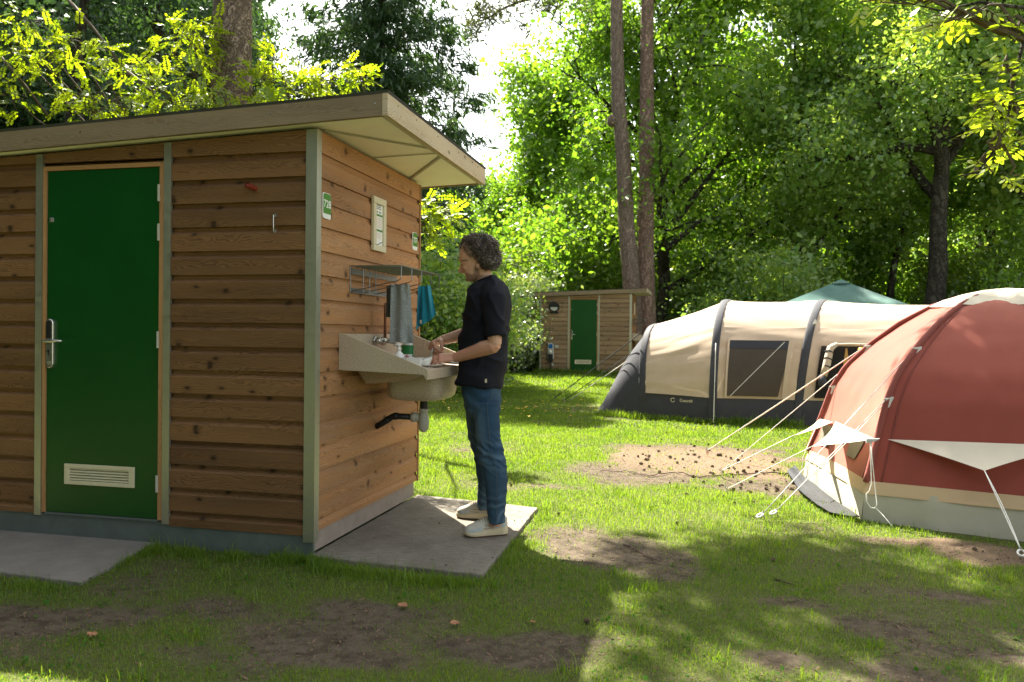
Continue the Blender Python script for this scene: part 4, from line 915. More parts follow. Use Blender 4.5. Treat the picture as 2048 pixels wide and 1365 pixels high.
# kitchen knife in the right hand
kn_ = empty('kitchen_knife', at(863, 706, .90), 'small knife held point down in the right hand of the man over the sink', 'knife')
a_ = at(866, 697, .915) - at(863, 706, .90); b_ = at(858.5, 727, .885) - at(863, 706, .90)
mb = MB(); mb.tube([a_, a_ * .3 + b_ * .08, b_ * .25], [.0075, .009, .008], 8, flat=.7); mb.build('handle', M['pvc'], kn_, smooth=True)
mb = MB(); m_ = b_ * .25; mb.loft([ell(m_, (1, 0, .2), (0, 1, 0), .010, .0012, 8), ell(m_ * .4 + b_ * .6, (1, 0, .2), (0, 1, 0), .009, .001, 8), ell(b_, (1, 0, .2), (0, 1, 0), .002, .0006, 8)]); mb.build('blade', M['chrome'], kn_)
# ------------------------------------------------------------------ red dome tent
M['canvas_red'] = cloth('brick_red_canvas', (.28, .060, .043), .8, .03, 350, .09)
M['canvas_red'].node_tree.nodes['Principled BSDF'].inputs['Sheen Weight'].default_value = .3; M['canvas_red'].node_tree.nodes['Principled BSDF'].inputs['Sheen Roughness'].default_value = .55; M['canvas_red'].node_tree.nodes['Principled BSDF'].inputs['Sheen Tint'].default_value = (1, .72, .55, 1)
M['canvas_red_dark'] = cloth('dark_red_sleeve', (.24, .065, .05), .8, .04, 350, .08)
M['canvas_beige'] = cloth('beige_canvas', (.66, .48, .29), .8, .18, 350, .05)
M['canvas_cream'] = cloth('cream_canvas', (.80, .73, .58), .8, .25, 350, .05)
M['skirt_grey'] = cloth('grey_cream_skirt', (.50, .47, .37), .6, .12, 200, .07)
M['rope'] = plain('white_guy_rope', (.82, .80, .72), .8, 0, .05)
M['rope_dark'] = plain('black_guy_rope', (.02, .02, .022), .8, 0, .05)
M['leather'] = plain('grey_leather_patch', (.55, .53, .48), .6)
M['gauze'] = plain('grey_window_gauze', (.17, .155, .11), .7, 0, .12)
TC = np.array([4.55, 3.05]); TB = {0: np.array([3.245, 1.835]), 1: np.array([3.05, 3.40]), 6: np.array([4.53, 1.40])}
for k, a_, r_ in ((2, 118, 1.62), (3, 66, 1.65), (4, 14, 1.65), (5, -37, 1.65)): TB[k] = TC + r_ * np.array([math.cos(math.radians(a_)), math.sin(math.radians(a_))])
ZT = [0, .18, .37, .615, .827, 1.02, 1.22, 1.39, 1.52, 1.62, 1.66]; RT = [1, .986, .945, .892, .846, .772, .642, .505, .365, .19, 0]
def tent_pt(k0, k1, s, z, sag=.055):
    P = TB[k0] * (1 - s) + TB[k1] * s; r = np.interp(z, ZT, RT)
    f = 4 * s * (1 - s) * sag * (sstep(.15, .6, z) * .8 + .2)
    q = TC + (P - TC) * (r - f * (.3 + .7 * r)); return np.array([q[0], q[1], z])
to = (*TC, 0)
red = empty('dome_tent', to, 'brick red dome tent with cream cap and cream flaps, at the right edge', 'tent')
order = [0, 1, 2, 3, 4, 5, 6]
pairs = [(order[i], order[(i + 1) % 7]) for i in range(7)]
def zig(z): return z
for k0, k1 in pairs:
    front = (k0, k1) in ((0, 1), (6, 0)); ns = 26 if front else 10
    for nm, mat, za, zb, nz, off in (('skirt', 'skirt_grey', -.02, .205, 6, .0), ('band', 'canvas_beige', .175, .262, 3, .006), ('panel', 'canvas_red', .245, 1.655, 30 if front else 14, .0)):
        mb = MBL(to); G_ = []
        for i in range(nz + 1):
            z = za + (zb - za) * i / nz; row = []
            for j in range(ns + 1):
                s_ = j / ns; p = tent_pt(k0, k1, s_, max(z, 0), 0.0 if k0 == 6 else .055); p[2] = z
                nn = np.array([p[0] - TC[0], p[1] - TC[1], .3]); nn /= np.linalg.norm(nn)
                wr = .012 * (vnoise(s_ * 7 + k0 * 5, z * 3.0 + s_ * 4, 1) - .5) + .005 * (vnoise(s_ * 22 + k0, z * 9 - s_ * 9, 2) - .5) + (.012 * math.sin(s_ * 26 + k0 + 3 * math.sin(s_ * 7)) * min(1, 4 * s_, 4 - 4 * s_) * max(0, 1 - z / .3) if nm == 'skirt' else 0)
                if nm == 'panel': wr += .004 * math.sin(s_ * 40 + z * 22) * vnoise(s_ * 5, z * 4, 2) * (1 - sstep(.3, .7, z))
                row.append(p + nn * (off + wr * (1 if nm != 'band' else .3)))
            G_.append(row)
        mb.grid(G_[::-1]); mb.build(nm, M[mat], red, smooth=True)
for k in order:
    mb = MBL(to); pts = []
    for z in list(np.linspace(.25, 1.45, 22)) + [1.53, 1.60]:
        r = np.interp(z, ZT, RT); q = TC + (TB[k] - TC) * (r + .006); pts.append((q[0], q[1], z + .004))
    mb.tube(pts, .021, 8); mb.build('pole_sleeve', M['canvas_red_dark'], red, smooth=True)
    q = TB[k]
    for z in ((.82, 1.18) if k in (0, 1) else (.86,)):
        r = np.interp(z, ZT, RT); c_ = TC + (TB[k] - TC) * r; dr = unit([*(TB[k] - TC), 0]); sd = np.array([-dr[1], dr[0], 0]); mb = MBL(to); c3 = np.array([*c_, z])
        mb.hexa([c3 + dr * a_ + sd * b_ + np.array([0, 0, e_]) for a_, b_, e_ in ((-.02, -.03, -.045), (.036, -.012, -.05), (.036, .012, -.05), (-.02, .03, -.045), (-.03, -.03, .03), (.028, -.014, .02), (.028, .014, .02), (-.03, .03, .03))])
        mb.build('reinforcement', M['leather'], red, bevel=.004)
M['seam'] = cloth('seam_tape', (.20, .05, .036), .8)
for k0, k1 in ((6, 0), (0, 1)):
    for s_ in ((.93,) if k0 == 6 else (.07,)):
        mb = MBL(to); sg_ = 0.0 if k0 == 6 else .055; mb.tube([tent_pt(k0, k1, s_, z_, sg_) * [1, 1, 1] for z_ in np.linspace(.26, 1.5, 24)], .0065, 6); mb.build('seam', M['seam'], red, smooth=True)
# cap over the crown
mb = MBL(to); G_ = []
for i, (rf, z) in enumerate(((0, 1.685), (.10, 1.672), (.20, 1.638), (.30, 1.588), (.345, 1.558), (.375, 1.536))):
    row = []
    for k in range(7 * 6 + 1):
        a = k / 6; i0 = int(a) % 7; f_ = a - int(a); P = TB[order[i0]] * (1 - f_) + TB[order[(i0 + 1) % 7]] * f_
        sc = rf * (1 - .28 * 4 * f_ * (1 - f_) * (rf / .375) * .5); q = TC + (P - TC) * sc; row.append((q[0], q[1], z - .02 * 4 * f_ * (1 - f_) * rf))
    G_.append(row)
mb.grid(G_); mb.build('cap', M['canvas_cream'], red, smooth=True)
# flaps: cloth triangles sewn to a panel and pulled out by a guy line
ROPES = []
def flap(k0, k1, pa, pb, ptip, off, name='window_flap'):
    A, B = TB[k0], TB[k1]; n = np.array([-(B[1] - A[1]), B[0] - A[0]]); n /= np.linalg.norm(n); sg = 1 if n @ ((A + B) / 2 - TC) > 0 else -1
    def on_panel(px, py):
        best = None
        for z_ in np.linspace(.3, .95, 80):
            for s_ in (np.linspace(0, 1, 61)):
                p = tent_pt(k0, k1, s_, z_, 0.0 if k0 == 6 else .055); d = p - CAM; zc = d @ CW; e = (1024 + FPX * (d @ CR) / zc - px) ** 2 + (682.5 - FPX * (d @ CU) / zc - py) ** 2
                if best is None or e < best[0]: best = (e, p)
        return best[1]
    a_, b_ = on_panel(*pa), on_panel(*pb)
    tip = vpl(*ptip, A, B, sg * off)
    out = np.array([n[0], n[1], 0]) * sg * .012
    mb = MBL(to); G_ = []
    for i in range(11):
        u = i / 10; row = []
        for j in range(15):
            s_ = j / 14; p = (a_ + out) * (1 - s_) + (b_ + out) * s_; c_ = p * (1 - u) + tip * u
            c_ = c_ + (( (a_ + b_) / 2 - c_) * .10 * u * (1 - u) * 4) * abs(2 * s_ - 1) + np.array([0, 0, -.012 * 4 * u * (1 - u)])
            row.append(c_)
        G_.append(row)
    mb.grid(G_); mb.build(name, M['canvas_cream'], red, smooth=True); return tip
tip1 = flap(6, 0, (1774, 879), (2150, 891), (1969, 942), .07)
tip2 = flap(0, 1, (1755, 878), (1673, 844), (1625, 893), .30)
tip3 = flap(0, 1, (1667, 843), (1627, 832), (1588, 871), .30)
# windows below the side flaps
for sa, sb in ((.22, .46), (.72, .93)):
    mb = MBL(to); mb.grid([[tent_pt(0, 1, sa + (sb - sa) * (j / 6) * f_ + (sb - sa) * .5 * (1 - f_), z_) + np.array([-.016, -.002, 0]) for j in range(7)] for z_, f_ in ((.51, 1), (.47, .97), (.42, .85), (.35, .62))]); mb.build('window', M['gauze'], red, smooth=True)
def rope(pts, r, parent, off, mat, double=0):
    mb = MBL(off); mb.tube(pts, r, 6)
    if double:
        o_ = np.array([double, double * .3, 0]); n_ = len(pts); mb.tube([np.array(p) + o_ * math.sin(math.pi * min(1, i / (n_ - 1))) for i, p in enumerate(pts)], r, 6)
    mb.build('guy_rope', mat, parent, smooth=True)
def line(a, b, sagz=.0, n=9): a, b = np.array(a, float), np.array(b, float); return [a + (b - a) * t_ - np.array([0, 0, sagz * 4 * t_ * (1 - t_)]) for t_ in np.linspace(0, 1, n)]
def ribp(k, z): r = np.interp(z, ZT, RT); q = TC + (TB[k] - TC) * (r + .02); return np.array([q[0], q[1], z])
pegs = [gnd(1525, 1037), gnd(1552, 1031), gnd(2042, 1112), gnd(1413, 908), gnd(1441, 951), gnd(1452, 987)]
rr_ = .0036
rope(line(ribp(0, 1.17), pegs[0] + [0, 0, .03]), rr_, red, to, M['rope']); rope(line(ribp(0, .82), pegs[1] + [0, 0, .03]), rr_, red, to, M['rope'])
rope(line(ribp(0, .82) + [0, .02, -.03], (ribp(0, .82) * .35 + pegs[1] * .65)), rr_ * .8, red, to, M['rope'])
rope(line(tip1, pegs[2] + [0, 0, .03]), rr_, red, to, M['rope'], .012)
rope(line(ribp(1, 1.20), pegs[3] + [0, 0, .03]), rr_, red, to, M['rope'], .010); rope(line(ribp(1, .95), pegs[4] + [0, 0, .03]), rr_, red, to, M['rope'])
rope(line(tip3, pegs[4] * [1, 1, 0] + [0, .04, .03]), rr_, red, to, M['rope']); rope(line(tip2, pegs[5] + [0, 0, .03]), rr_, red, to, M['rope'])
# loose cord at the corner
k0 = at(1741, 884, 1.80)
rope([k0, at(1741, 905, 1.79), at(1742, 940, 1.79), at(1743, 968, 1.79), at(1739, 982, 1.79), at(1733, 988, 1.79), at(1733, 1003, 1.78), at(1741, 1016, 1.76), at(1752, 1017, 1.75), at(1765, 1030, 1.72), at(1785, 1054, 1.60)], .0035, red, to, M['rope'])
rope([k0 + [.004, 0, 0], at(1744, 915, 1.79), at(1750, 975, 1.78), at(1754, 1008, 1.76), at(1751, 1016, 1.75)], .0032, red, to, M['rope'])
rope([tent_pt(0, 1, .98, .46) + np.array([-.03, 0, 0]), at(1606, 915, 3.36), at(1603, 945, 3.36), at(1612, 962, 3.32)], .004, red, to, M['rope'])
mb = MBL(to); c_ = k0 + np.array([.0, -.005, .01]); mb.hexa([c_ + np.array(q) for q in ((-.03, -.012, -.02), (.03, -.012, -.004), (.03, .012, -.004), (-.03, .012, -.02), (-.03, -.012, .012), (.06, -.006, .016), (.06, .006, .016), (-.03, .012, .012))]); mb.build('toggle', M['leather'], red, bevel=.004)
# pegs
def make_peg(loc, dirv, label, kind):
    r = empty('tent_peg', loc, label, 'peg', 'tent pegs'); d = unit([dirv[0], dirv[1], 0])
    mb = MB(); mb.tube([d * .0 + [0, 0, .05], d * .03 + [0, 0, -.06]], .006, 6); mb.build('spike', M['chrome'], r)
    mb = MB()
    if kind == 'loop':
        a = np.array([-d[1], d[0], 0]); P = [(-d * .022 + np.array([0, 0, .022])) + d * .024 * math.cos(t_) + a * .019 * math.sin(t_) + np.array([0, 0, .012 * math.cos(t_)]) for t_ in np.linspace(0, 2 * math.pi, 15)]
        mb.tube(P, .0062, 6); mb.build('plastic_loop', M['white'], r, smooth=True)
    else: mb.tube([d * -.012 + [0, 0, .045], [0, 0, .062], d * .016 + [0, 0, .04]], .005, 6); mb.build('hook', M['chrome'], r)
    return r
tc3 = np.array([*TC, 0])
for i, (lb, kd) in enumerate((('white looped peg in the grass, left of the pair beside the black groundsheet', 'loop'), ('white looped peg in the grass, right of the pair beside the black groundsheet', 'loop'), ('white looped peg holding the front guy rope of the red tent', 'loop'),
                             ('thin peg at the far side of the cone-strewn sandy patch', 'hook'), ('thin peg by the branch on the sandy patch', 'hook'), ('thin peg in the sparse grass before the sandy patch', 'hook'))):
    make_peg(pegs[i], tc3 - pegs[i], lb, kd)
# groundsheet showing beside the tent
t = NT('black_woven_sheet'); o = t.obj(); n = t.noise(8, 5, .6, o); wv = t.noise(160, 2, .5, t.map(o, (1, .2, 1))); t.col(t.mix(wv, (.012, .013, .015), t.mix(n, (.022, .025, .029), (.05, .056, .064))), .55, 0, .3); t.bump(t.math('ADD', n, t.math('MULTIPLY', wv, .3)), .5, .02)
E_ = [(1574, 948), (1585, 962), (1598, 985), (1612, 998), (1635, 1015), (1660, 1030), (1690, 1037), (1716, 1041)]; I_ = [(1590, 935), (1603, 952), (1612, 962), (1630, 975), (1650, 990), (1672, 1008), (1697, 1024), (1720, 1040)]
mb = MB(); G_ = []
for f_ in np.linspace(0, 1, 6):
    row = []
    for (a_, b_), (c_, e_) in zip(E_, I_):
        p = gnd(a_ * (1 - f_) + c_ * f_, b_ * (1 - f_) + e_ * f_, .004); row.append(p + np.array([0, 0, .012 + .02 * vnoise(p[0] * 12, p[1] * 12)]))
    G_.append(row)
mb.grid(G_); mb.grid([[p - np.array([0, 0, .004]) for p in r] for r in G_][::-1]); tag(mb.build('groundsheet', t.m, smooth=True), 'black woven groundsheet edge sticking out beside the red tent', 'groundsheet')

# ------------------------------------------------------------------ beige inflatable tunnel tent
M['poly_tan'] = cloth('tan_polycotton', (.57, .45, .335), .75, .16, 300, .05)
M['poly_light'] = M['poly_tan']
M['poly_dark'] = cloth('charcoal_cloth', (.050, .050, .060), .7, .03, 300, .12)
t = NT('tinted_window'); n = t.noise(3, 4, .6, t.obj()); t.col(t.mix(n, (.040, .030, .020), (.075, .058, .040)), .5, 0, .25); M['window_film'] = t.m
bt_o = (3.0, 9.3, 0)
tun = empty('tunnel_tent', bt_o, 'long beige and charcoal inflatable tunnel tent behind the red dome tent', 'tent')
ARCH = [dict(F=(1.30, 8.50), B=(1.75, 10.35), H=1.46, lx=-.10, ly=-.02), dict(F=(2.34, 7.98), B=(2.85, 11.0), H=1.87, lx=.0, ly=0), dict(F=(3.52, 8.03), B=(4.35, 11.0), H=1.87, lx=.16, ly=0), dict(F=(5.5, 8.0), B=(6.3, 11.0), H=1.80, lx=.15, ly=0), dict(F=(7.6, 8.1), B=(8.3, 11.0), H=1.6, lx=.2, ly=0)]
for A in ARCH[:]: pass
def arch(i, t_):          # t_ 0 front foot .. 1 rear foot
    A = ARCH[i]; th = math.pi * t_; F, B = np.array(A['F']), np.array(A['B']); c_ = math.cos(th); u = .5 - .5 * math.copysign(abs(c_) ** .9, c_); z = A['H'] * math.sin(th) ** .76 if 0 < t_ < 1 else 0.0
    p = F * (1 - u) + B * u + np.array([A['lx'], A['ly']]) * (z / A['H']); return np.array([p[0], p[1], z])
def arch_z(i, z):         # parameter at height z on the front
    lo, hi = 0.0, .5
    for _ in range(30):
        m_ = (lo + hi) / 2
        if arch(i, m_)[2] < z: lo = m_
        else: hi = m_
    return lo
ZC = .36   # top of the charcoal skirt
def bay(i, ta, tb, n, s0, s1, m, sag=.05, wr=1.0, seed=0):
    G_ = []
    for a in range(n + 1):
        row = []
        for b_ in range(m + 1):
            s_ = s0 + (s1 - s0) * b_ / m; f0 = ta(i) if callable(ta) else ta; f1 = ta(i + 1) if callable(ta) else ta; g0 = tb(i) if callable(tb) else tb; g1 = tb(i + 1) if callable(tb) else tb
            t0_ = f0 + (g0 - f0) * a / n; t1_ = f1 + (g1 - f1) * a / n
            p = arch(i, t0_) * (1 - s_) + arch(i + 1, t1_) * s_; tm = t0_ * (1 - s_) + t1_ * s_
            c_ = np.array([ (ARCH[i]['F'][0] + ARCH[i]['B'][0]) / 2 * (1 - s_) + (ARCH[i + 1]['F'][0] + ARCH[i + 1]['B'][0]) / 2 * s_, 9.45, .5]); nn = p - c_; nn[0] = 0; nn /= np.linalg.norm(nn) + 1e-6
            w_ = 4 * s_ * (1 - s_)
            k = wr * (.008 * (vnoise(s_ * 1.6 + i * 7 + seed, tm * 46 + s_ * 3.0 * (1 if i % 2 else -1), 1) - .5) * 2 + .009 * (vnoise(s_ * 1.3 + 9, tm * 110 + s_ * 2.0, 2) - .5) * 2) * min(1, 4 * w_ + .3)
            row.append(p - nn * (sag * w_ * min(1, p[2] / .5)) + nn * k)
        G_.append(row)
    return G_
zc = lambda i: arch_z(i, ZC if i else ZC + .02)
for i in range(4):
    mb = MBL(bt_o); mb.grid(bay(i, 0.0, zc, 8, 0, 1, 24, .04, 1.0, 3)[::-1]); mb.build('mud_wall', M['poly_dark'], tun, smooth=True)
    zr = lambda j: arch_z(j, (1.42 if j else 1.12))
    mb = MBL(bt_o); mb.grid(bay(i, zc, zr, 22, 0, 1, 40, .022)[::-1]); wall = mb.build('side_wall', M['poly_tan'], tun, smooth=True)
    mb = MBL(bt_o); mb.grid(bay(i, zr, .62, 22, 0, 1, 36, .03)[::-1]); mb.build('roof_panel', M['poly_light'], tun, smooth=True)
    mb = MBL(bt_o); mb.grid(bay(i, .62, 1.0, 10, 0, 1, 12, .05)[::-1]); mb.build('rear_wall', M['poly_tan'], tun, smooth=True)
for i in range(4):
    G_ = []; ts = np.linspace(.002, .998, 60)
    for t_ in ts:
        p = arch(i, t_); a_ = unit(arch(min(3, i), t_) * 0 + (arch(i + 1, t_) - arch(i, t_) if i < 3 else arch(i, t_) - arch(i - 1, t_))); tg = unit(arch(i, min(.999, t_ + .01)) - arch(i, max(.001, t_ - .01))); n_ = unit(np.cross(tg, a_)); n_ = n_ if n_[2] > 0 or n_[1] < -.3 else -n_
        G_.append([p + a_ * .060 * math.sin(q) + n_ * (.014 * math.cos(q) + .004) for q in np.linspace(-1.75, 1.75, 9)])
    mb = MBL(bt_o); mb.grid(G_); mb.build('air_beam', M['poly_dark'], tun, smooth=True)
# sloping rear end (left)
GL = [np.array([.44, 8.93]), np.array([.50, 9.2]), np.array([.62, 9.6]), np.array([.85, 10.0]), np.array([1.25, 10.35]), np.array([1.75, 10.4])]
mb = MBL(bt_o); G_ = []
for a in range(15):
    f_ = a / 14; row = []
    for b_ in range(33):
        t_ = b_ / 32; k = t_ * 5; q = min(4, int(k)); g2 = GL[q] * (1 - (k - q)) + GL[q + 1] * (k - q); g3 = np.array([g2[0], g2[1], 0.0]); p = arch(0, t_) * (1 - f_) + g3 * f_
        if t_ < .02: p[2] = 0
        bulge = .13 * math.sin(math.pi * f_) * math.sin(math.pi * min(1, t_ * 1.2)); row.append(p + np.array([-.6, -.35, .55]) * bulge + np.array([-.5, -.6, .3]) * .014 * (vnoise(f_ * 5 + 3, t_ * 14, 1) - .5))
    G_.append(row)
mb.grid(G_); mb.build('end_panel', M['poly_dark'], tun, smooth=True)
# window of the second bay, door opening of the third
def patch(i, s0, s1, za, zb, off, mat, name, n=10, m=14, parent=None, skew=0.0):
    G_ = []
    for a in range(n + 1):
        z = za + (zb - za) * a / n; row = []
        for b_ in range(m + 1):
            s_ = s0 + (s1 - s0) * b_ / m + skew * (a / n - .5) * (b_ / m); p = arch(i, arch_z(i, z)) * (1 - s_) + arch(i + 1, arch_z(i + 1, z)) * s_
            row.append(p + np.array([0, -off + .04 * 4 * s_ * (1 - s_), 0]))
        G_.append(row)
    mb = MBL(bt_o); mb.grid(G_[::-1]); return mb.build(name, mat, parent or tun, smooth=True)
win = patch(1, .15, .80, .40, 1.22, .045, M['window_film'], 'window', skew=.09)
patch(1, .155, .83, 1.10, 1.21, .050, plain('dark_window_strip', (.022, .022, .024), .3, 0, .3, 5), 'window_header', parent=win)
patch(1, .135, .16, .37, 1.24, .05, M['poly_tan'], 'window_frame', m=2, parent=win); patch(1, .80, .86, .37, 1.24, .052, M['poly_tan'], 'window_frame', m=2, parent=win)
mb = MBL(bt_o); mb.tube([p + np.array([0, -.052, 0]) for p in (arch(1, arch_z(1, .40)) * .80 + arch(2, arch_z(2, .40)) * .2, arch(1, arch_z(1, 1.2)) * .25 + arch(2, arch_z(2, 1.2)) * .75)], .004, 5); mb.build('reflection_cord', M['rope'], win)
dk = patch(2, .10, .62, .40, 1.15, .05, plain('dark_interior', (.012, .010, .008), .9), 'doorway')
patch(2, .27, .33, .40, 1.12, .06, plain('ochre_strap', (.42, .24, .06), .8), 'door_strap', m=3, skew=-.1, parent=dk)
patch(2, .36, .50, .55, 1.12, .058, plain('inner_grey', (.20, .21, .2), .7), 'inner_tent', m=4, parent=dk)
z_ = 1.17; A2 = lambda s_, z: arch(2, arch_z(2, z)) * (1 - s_) + arch(3, arch_z(3, z)) * s_ + np.array([0, -.10, 0])
mb = MBL(bt_o); mb.tube([A2(.14, .72), A2(.15, .85), A2(.155, 1.0), A2(.16, 1.12), A2(.20, 1.18)], [.05, .055, .055, .05, .03], 10); rl = mb.build('rolled_door', M['poly_tan'], tun, smooth=True)
mb = MBL(bt_o)
for z in (.85, .96, 1.06): mb.tube([A2(.153, z - .008), A2(.154, z + .008)], .06, 10)
mb.build('roll_tie', M['black'], rl)
mb = MBL(bt_o); mb.tube([A2(.13, .73), A2(.14, .60), A2(.16, .56)], [.05, .06, .03], 10); mb.build('roll_end', M['poly_dark'], rl, smooth=True)
mb = MBL(bt_o); mb.tube([A2(.16, 1.17), A2(.3, 1.175), A2(.45, 1.165), A2(.6, 1.18)], [.014, .022, .02, .02], 8); mb.build('door_awning', M['poly_light'], tun, smooth=True)
lamp = empty('hanging_lantern', A2(.365, 1.10), 'small orange ball lantern hanging in the doorway of the beige tent', 'lantern')
mb = MB(); mb.sphere((0, -.03, 0), (.042, .042, .042), 14, 10); mb.build('globe', plain('orange_globe', (.62, .30, .03), .5), lamp, smooth=True)
mb = MB(); mb.tube([(0, -.03, .04), (0, .0, .085)], .004, 5); mb.tube([(0, -.03, .036), (0, -.03, .046)], .012, 8); mb.build('hanger', M['black'], lamp)
# lettering on the mud wall, triangle mark, guy lines
a_ = vpl(1350, 800, ARCH[0]['F'], ARCH[1]['F'], -.03); b_ = vpl(1386, 803, ARCH[0]['F'], ARCH[1]['F'], -.03)
if (a_ - CAM) @ CW > (np.array([1.9, 8.2, .3]) - CAM) @ CW: a_ = vpl(1350, 800, ARCH[0]['F'], ARCH[1]['F'], .03); b_ = vpl(1386, 803, ARCH[0]['F'], ARCH[1]['F'], .03)
o = link_mesh('logo_lettering', text_mesh('Coscraft', .062, M['cream']), tun); dv = b_ - a_
o.location = (a_ * .38 + b_ * .62) - np.array(bt_o) + np.array([0, -.035, 0]); o.rotation_euler = (math.radians(82), 0, math.atan2(dv[1], dv[0]))
mb = MBL(bt_o); c_ = a_ * .90 + b_ * .1 + np.array([-.06, -.03, 0]); mb.tube([c_ + np.array([.03 * math.cos(q), -.004, .03 * math.sin(q)]) for q in np.linspace(.6, 5.9, 16)], .005, 5); mb.build('logo_ring', M['cream'], tun)
m_ = arch(2, arch_z(2, 1.5)) + np.array([.03, -.085, 0]); mb = MBL(bt_o); mb.add([m_ + np.array(q) for q in ((-.035, 0, -.03), (.035, 0, -.02), (.01, 0, .05), (-.035, -.006, -.03), (.035, -.006, -.02), (.01, -.006, .05))], [(0, 2, 1), (3, 4, 5), (0, 1, 4, 3), (1, 2, 5, 4), (2, 0, 3, 5)]); mb.build('reflective_mark', M['white'], tun)
gp = [gnd(1108, 800), gnd(1128, 803), gnd(1160, 795), gnd(1427, 848)]
rope(line(at(1280, 668, 8.7), gp[0] + [0, 0, .02]), .008, tun, bt_o, M['rope_dark']); rope(line(at(1262, 708, 8.75), gp[1] + [0, 0, .02]), .007, tun, bt_o, M['rope_dark']); rope(line(at(1252, 724, 8.75), gp[1] + [.1, .1, .02]), .006, tun, bt_o, M['rope'])
rope(line(arch(1, arch_z(1, 1.17)) + [0, -.06, 0], at(1427, 846, 7.82)), .006, tun, bt_o, M['rope']); rope(line(arch(1, arch_z(1, .6)) + [.03, -.07, 0], at(1433, 842, 7.84)), .006, tun, bt_o, M['rope_dark'])
for i, (p, lb) in enumerate(((gp[0], 'small peg holding the long black guy line left of the beige tent'), (gp[1], 'small peg holding the two lower guy lines left of the beige tent'), (gnd(1160, 772, .03), 'upright grey marker peg standing in the grass before the far cabin'), (at(1427, 846, 7.82), 'peg at the foot of the second air beam of the beige tent'))):
    make_peg(p, np.array([3, 9.3, 0]) - p, lb, 'hook')
# ------------------------------------------------------------------ green gazebo behind
gz_c = dep(1684, 610, 18.5); gz = empty('gazebo', (gz_c[0], gz_c[1], .1), 'dark green pointed gazebo canopy rising behind the beige tent', 'gazebo'); go = (gz_c[0], gz_c[1], .1)
pk = dep(1682, 560, 18.5); M['gazebo_green'] = cloth('green_polyester', (.085, .185, .16), .6, .25, 300, .1)
ez = dep(1684, 622, 18.5)[2]; hw_ = 1.75
cor = [np.array([gz_c[0] + hw_ * 1.32 * math.cos(a), gz_c[1] + hw_ * 1.32 * math.sin(a), ez - .05]) for a in np.radians([35, 125, 215, 305])]
for k in range(4):
    A, B = cor[k], cor[(k + 1) % 4]; mb = MBL(go); G_ = []
    for a in range(13):
        u = a / 12; row = []
        for b_ in range(13):
            s_ = b_ / 12; e = A * (1 - s_) + B * s_; p = pk * u + e * (1 - u); p = p - np.array([0, 0, .10 * 4 * u * (1 - u) * 4 * s_ * (1 - s_) + .06 * u * (1 - u)]); row.append(p)
        G_.append(row)
    mb.grid(G_); mb.build('canopy_panel', M['gazebo_green'], gz, smooth=True)
    mb = MBL(go); mb.grid([[A * (1 - s_) + B * s_ + np.array([0, 0, z_]) for s_ in np.linspace(0, 1, 9)] for z_ in (-.22, 0)]); mb.build('valance', M['gazebo_green'], gz)
    mb = MBL(go); mb.tube([A * .98 + gz_c * .02 * [1, 1, 0] + [0, 0, -.02 + .0], np.array([A[0], A[1], .1])], .02, 8); mb.build('leg', M['steel'], gz)
mb = MBL(go); mb.grid([[pk + np.array([0, 0, .01]) * u + (cor_ - pk) * (1 - u) * .13 + np.array([0, 0, .005]) for cor_ in cor + [cor[0]]] for u in (0, .5, 1)]); mb.build('vent_cap', M['gazebo_green'], gz)
# ------------------------------------------------------------------ trees
M['bark_pine'] = bark('pine_bark', (.23, .17, .135), (.39, .30, .24), 12, .25)
M['bark_pine_red'] = bark('red_pine_bark', (.24, .16, .125), (.40, .28, .22), 9, .3)
M['bark_dark'] = bark('dark_bark', (.05, .043, .034), (.10, .088, .07), 6, .3)
M['twig'] = plain('twig_bark', (.10, .075, .045), .9, 0, .3, 30)
M['leaf_oak'] = leafmat('oak_leaves', (.09, .19, .018), (.23, .34, .040), .6, .04, (1.35, 1.45, .6))
M['leaf_beech'] = leafmat('beech_leaves', (.14, .28, .075), (.34, .45, .13), .6, .045)
M['leaf_lime'] = leafmat('lime_green_leaves', (.08, .16, .015), (.20, .26, .025), .55, .05)
M['leaf_dark'] = leafmat('dark_leaves', (.12, .25, .065), (.31, .41, .11), .6, .045)
M['leaf_pale'] = leafmat('pale_shrub_leaves', (.09, .15, .045), (.20, .26, .09), .45, .12)
M['leaf_wood'] = leafmat('far_wood_leaves', (.07, .16, .04), (.21, .31, .075), .55, .04)
M['needle_spruce'] = leafmat('spruce_needles', (.028, .072, .030), (.075, .145, .055), .3, .04)
M['needle_pine'] = leafmat('pine_needles', (.045, .065, .032), (.10, .125, .055), .3, .05)
M['leaf_locust'] = leafmat('locust_leaflets', (.15, .25, .010), (.30, .38, .018), .62, .05)
M['leaf_ash'] = leafmat('ash_leaflets', (.14, .22, .012), (.26, .34, .022), .6, .05)

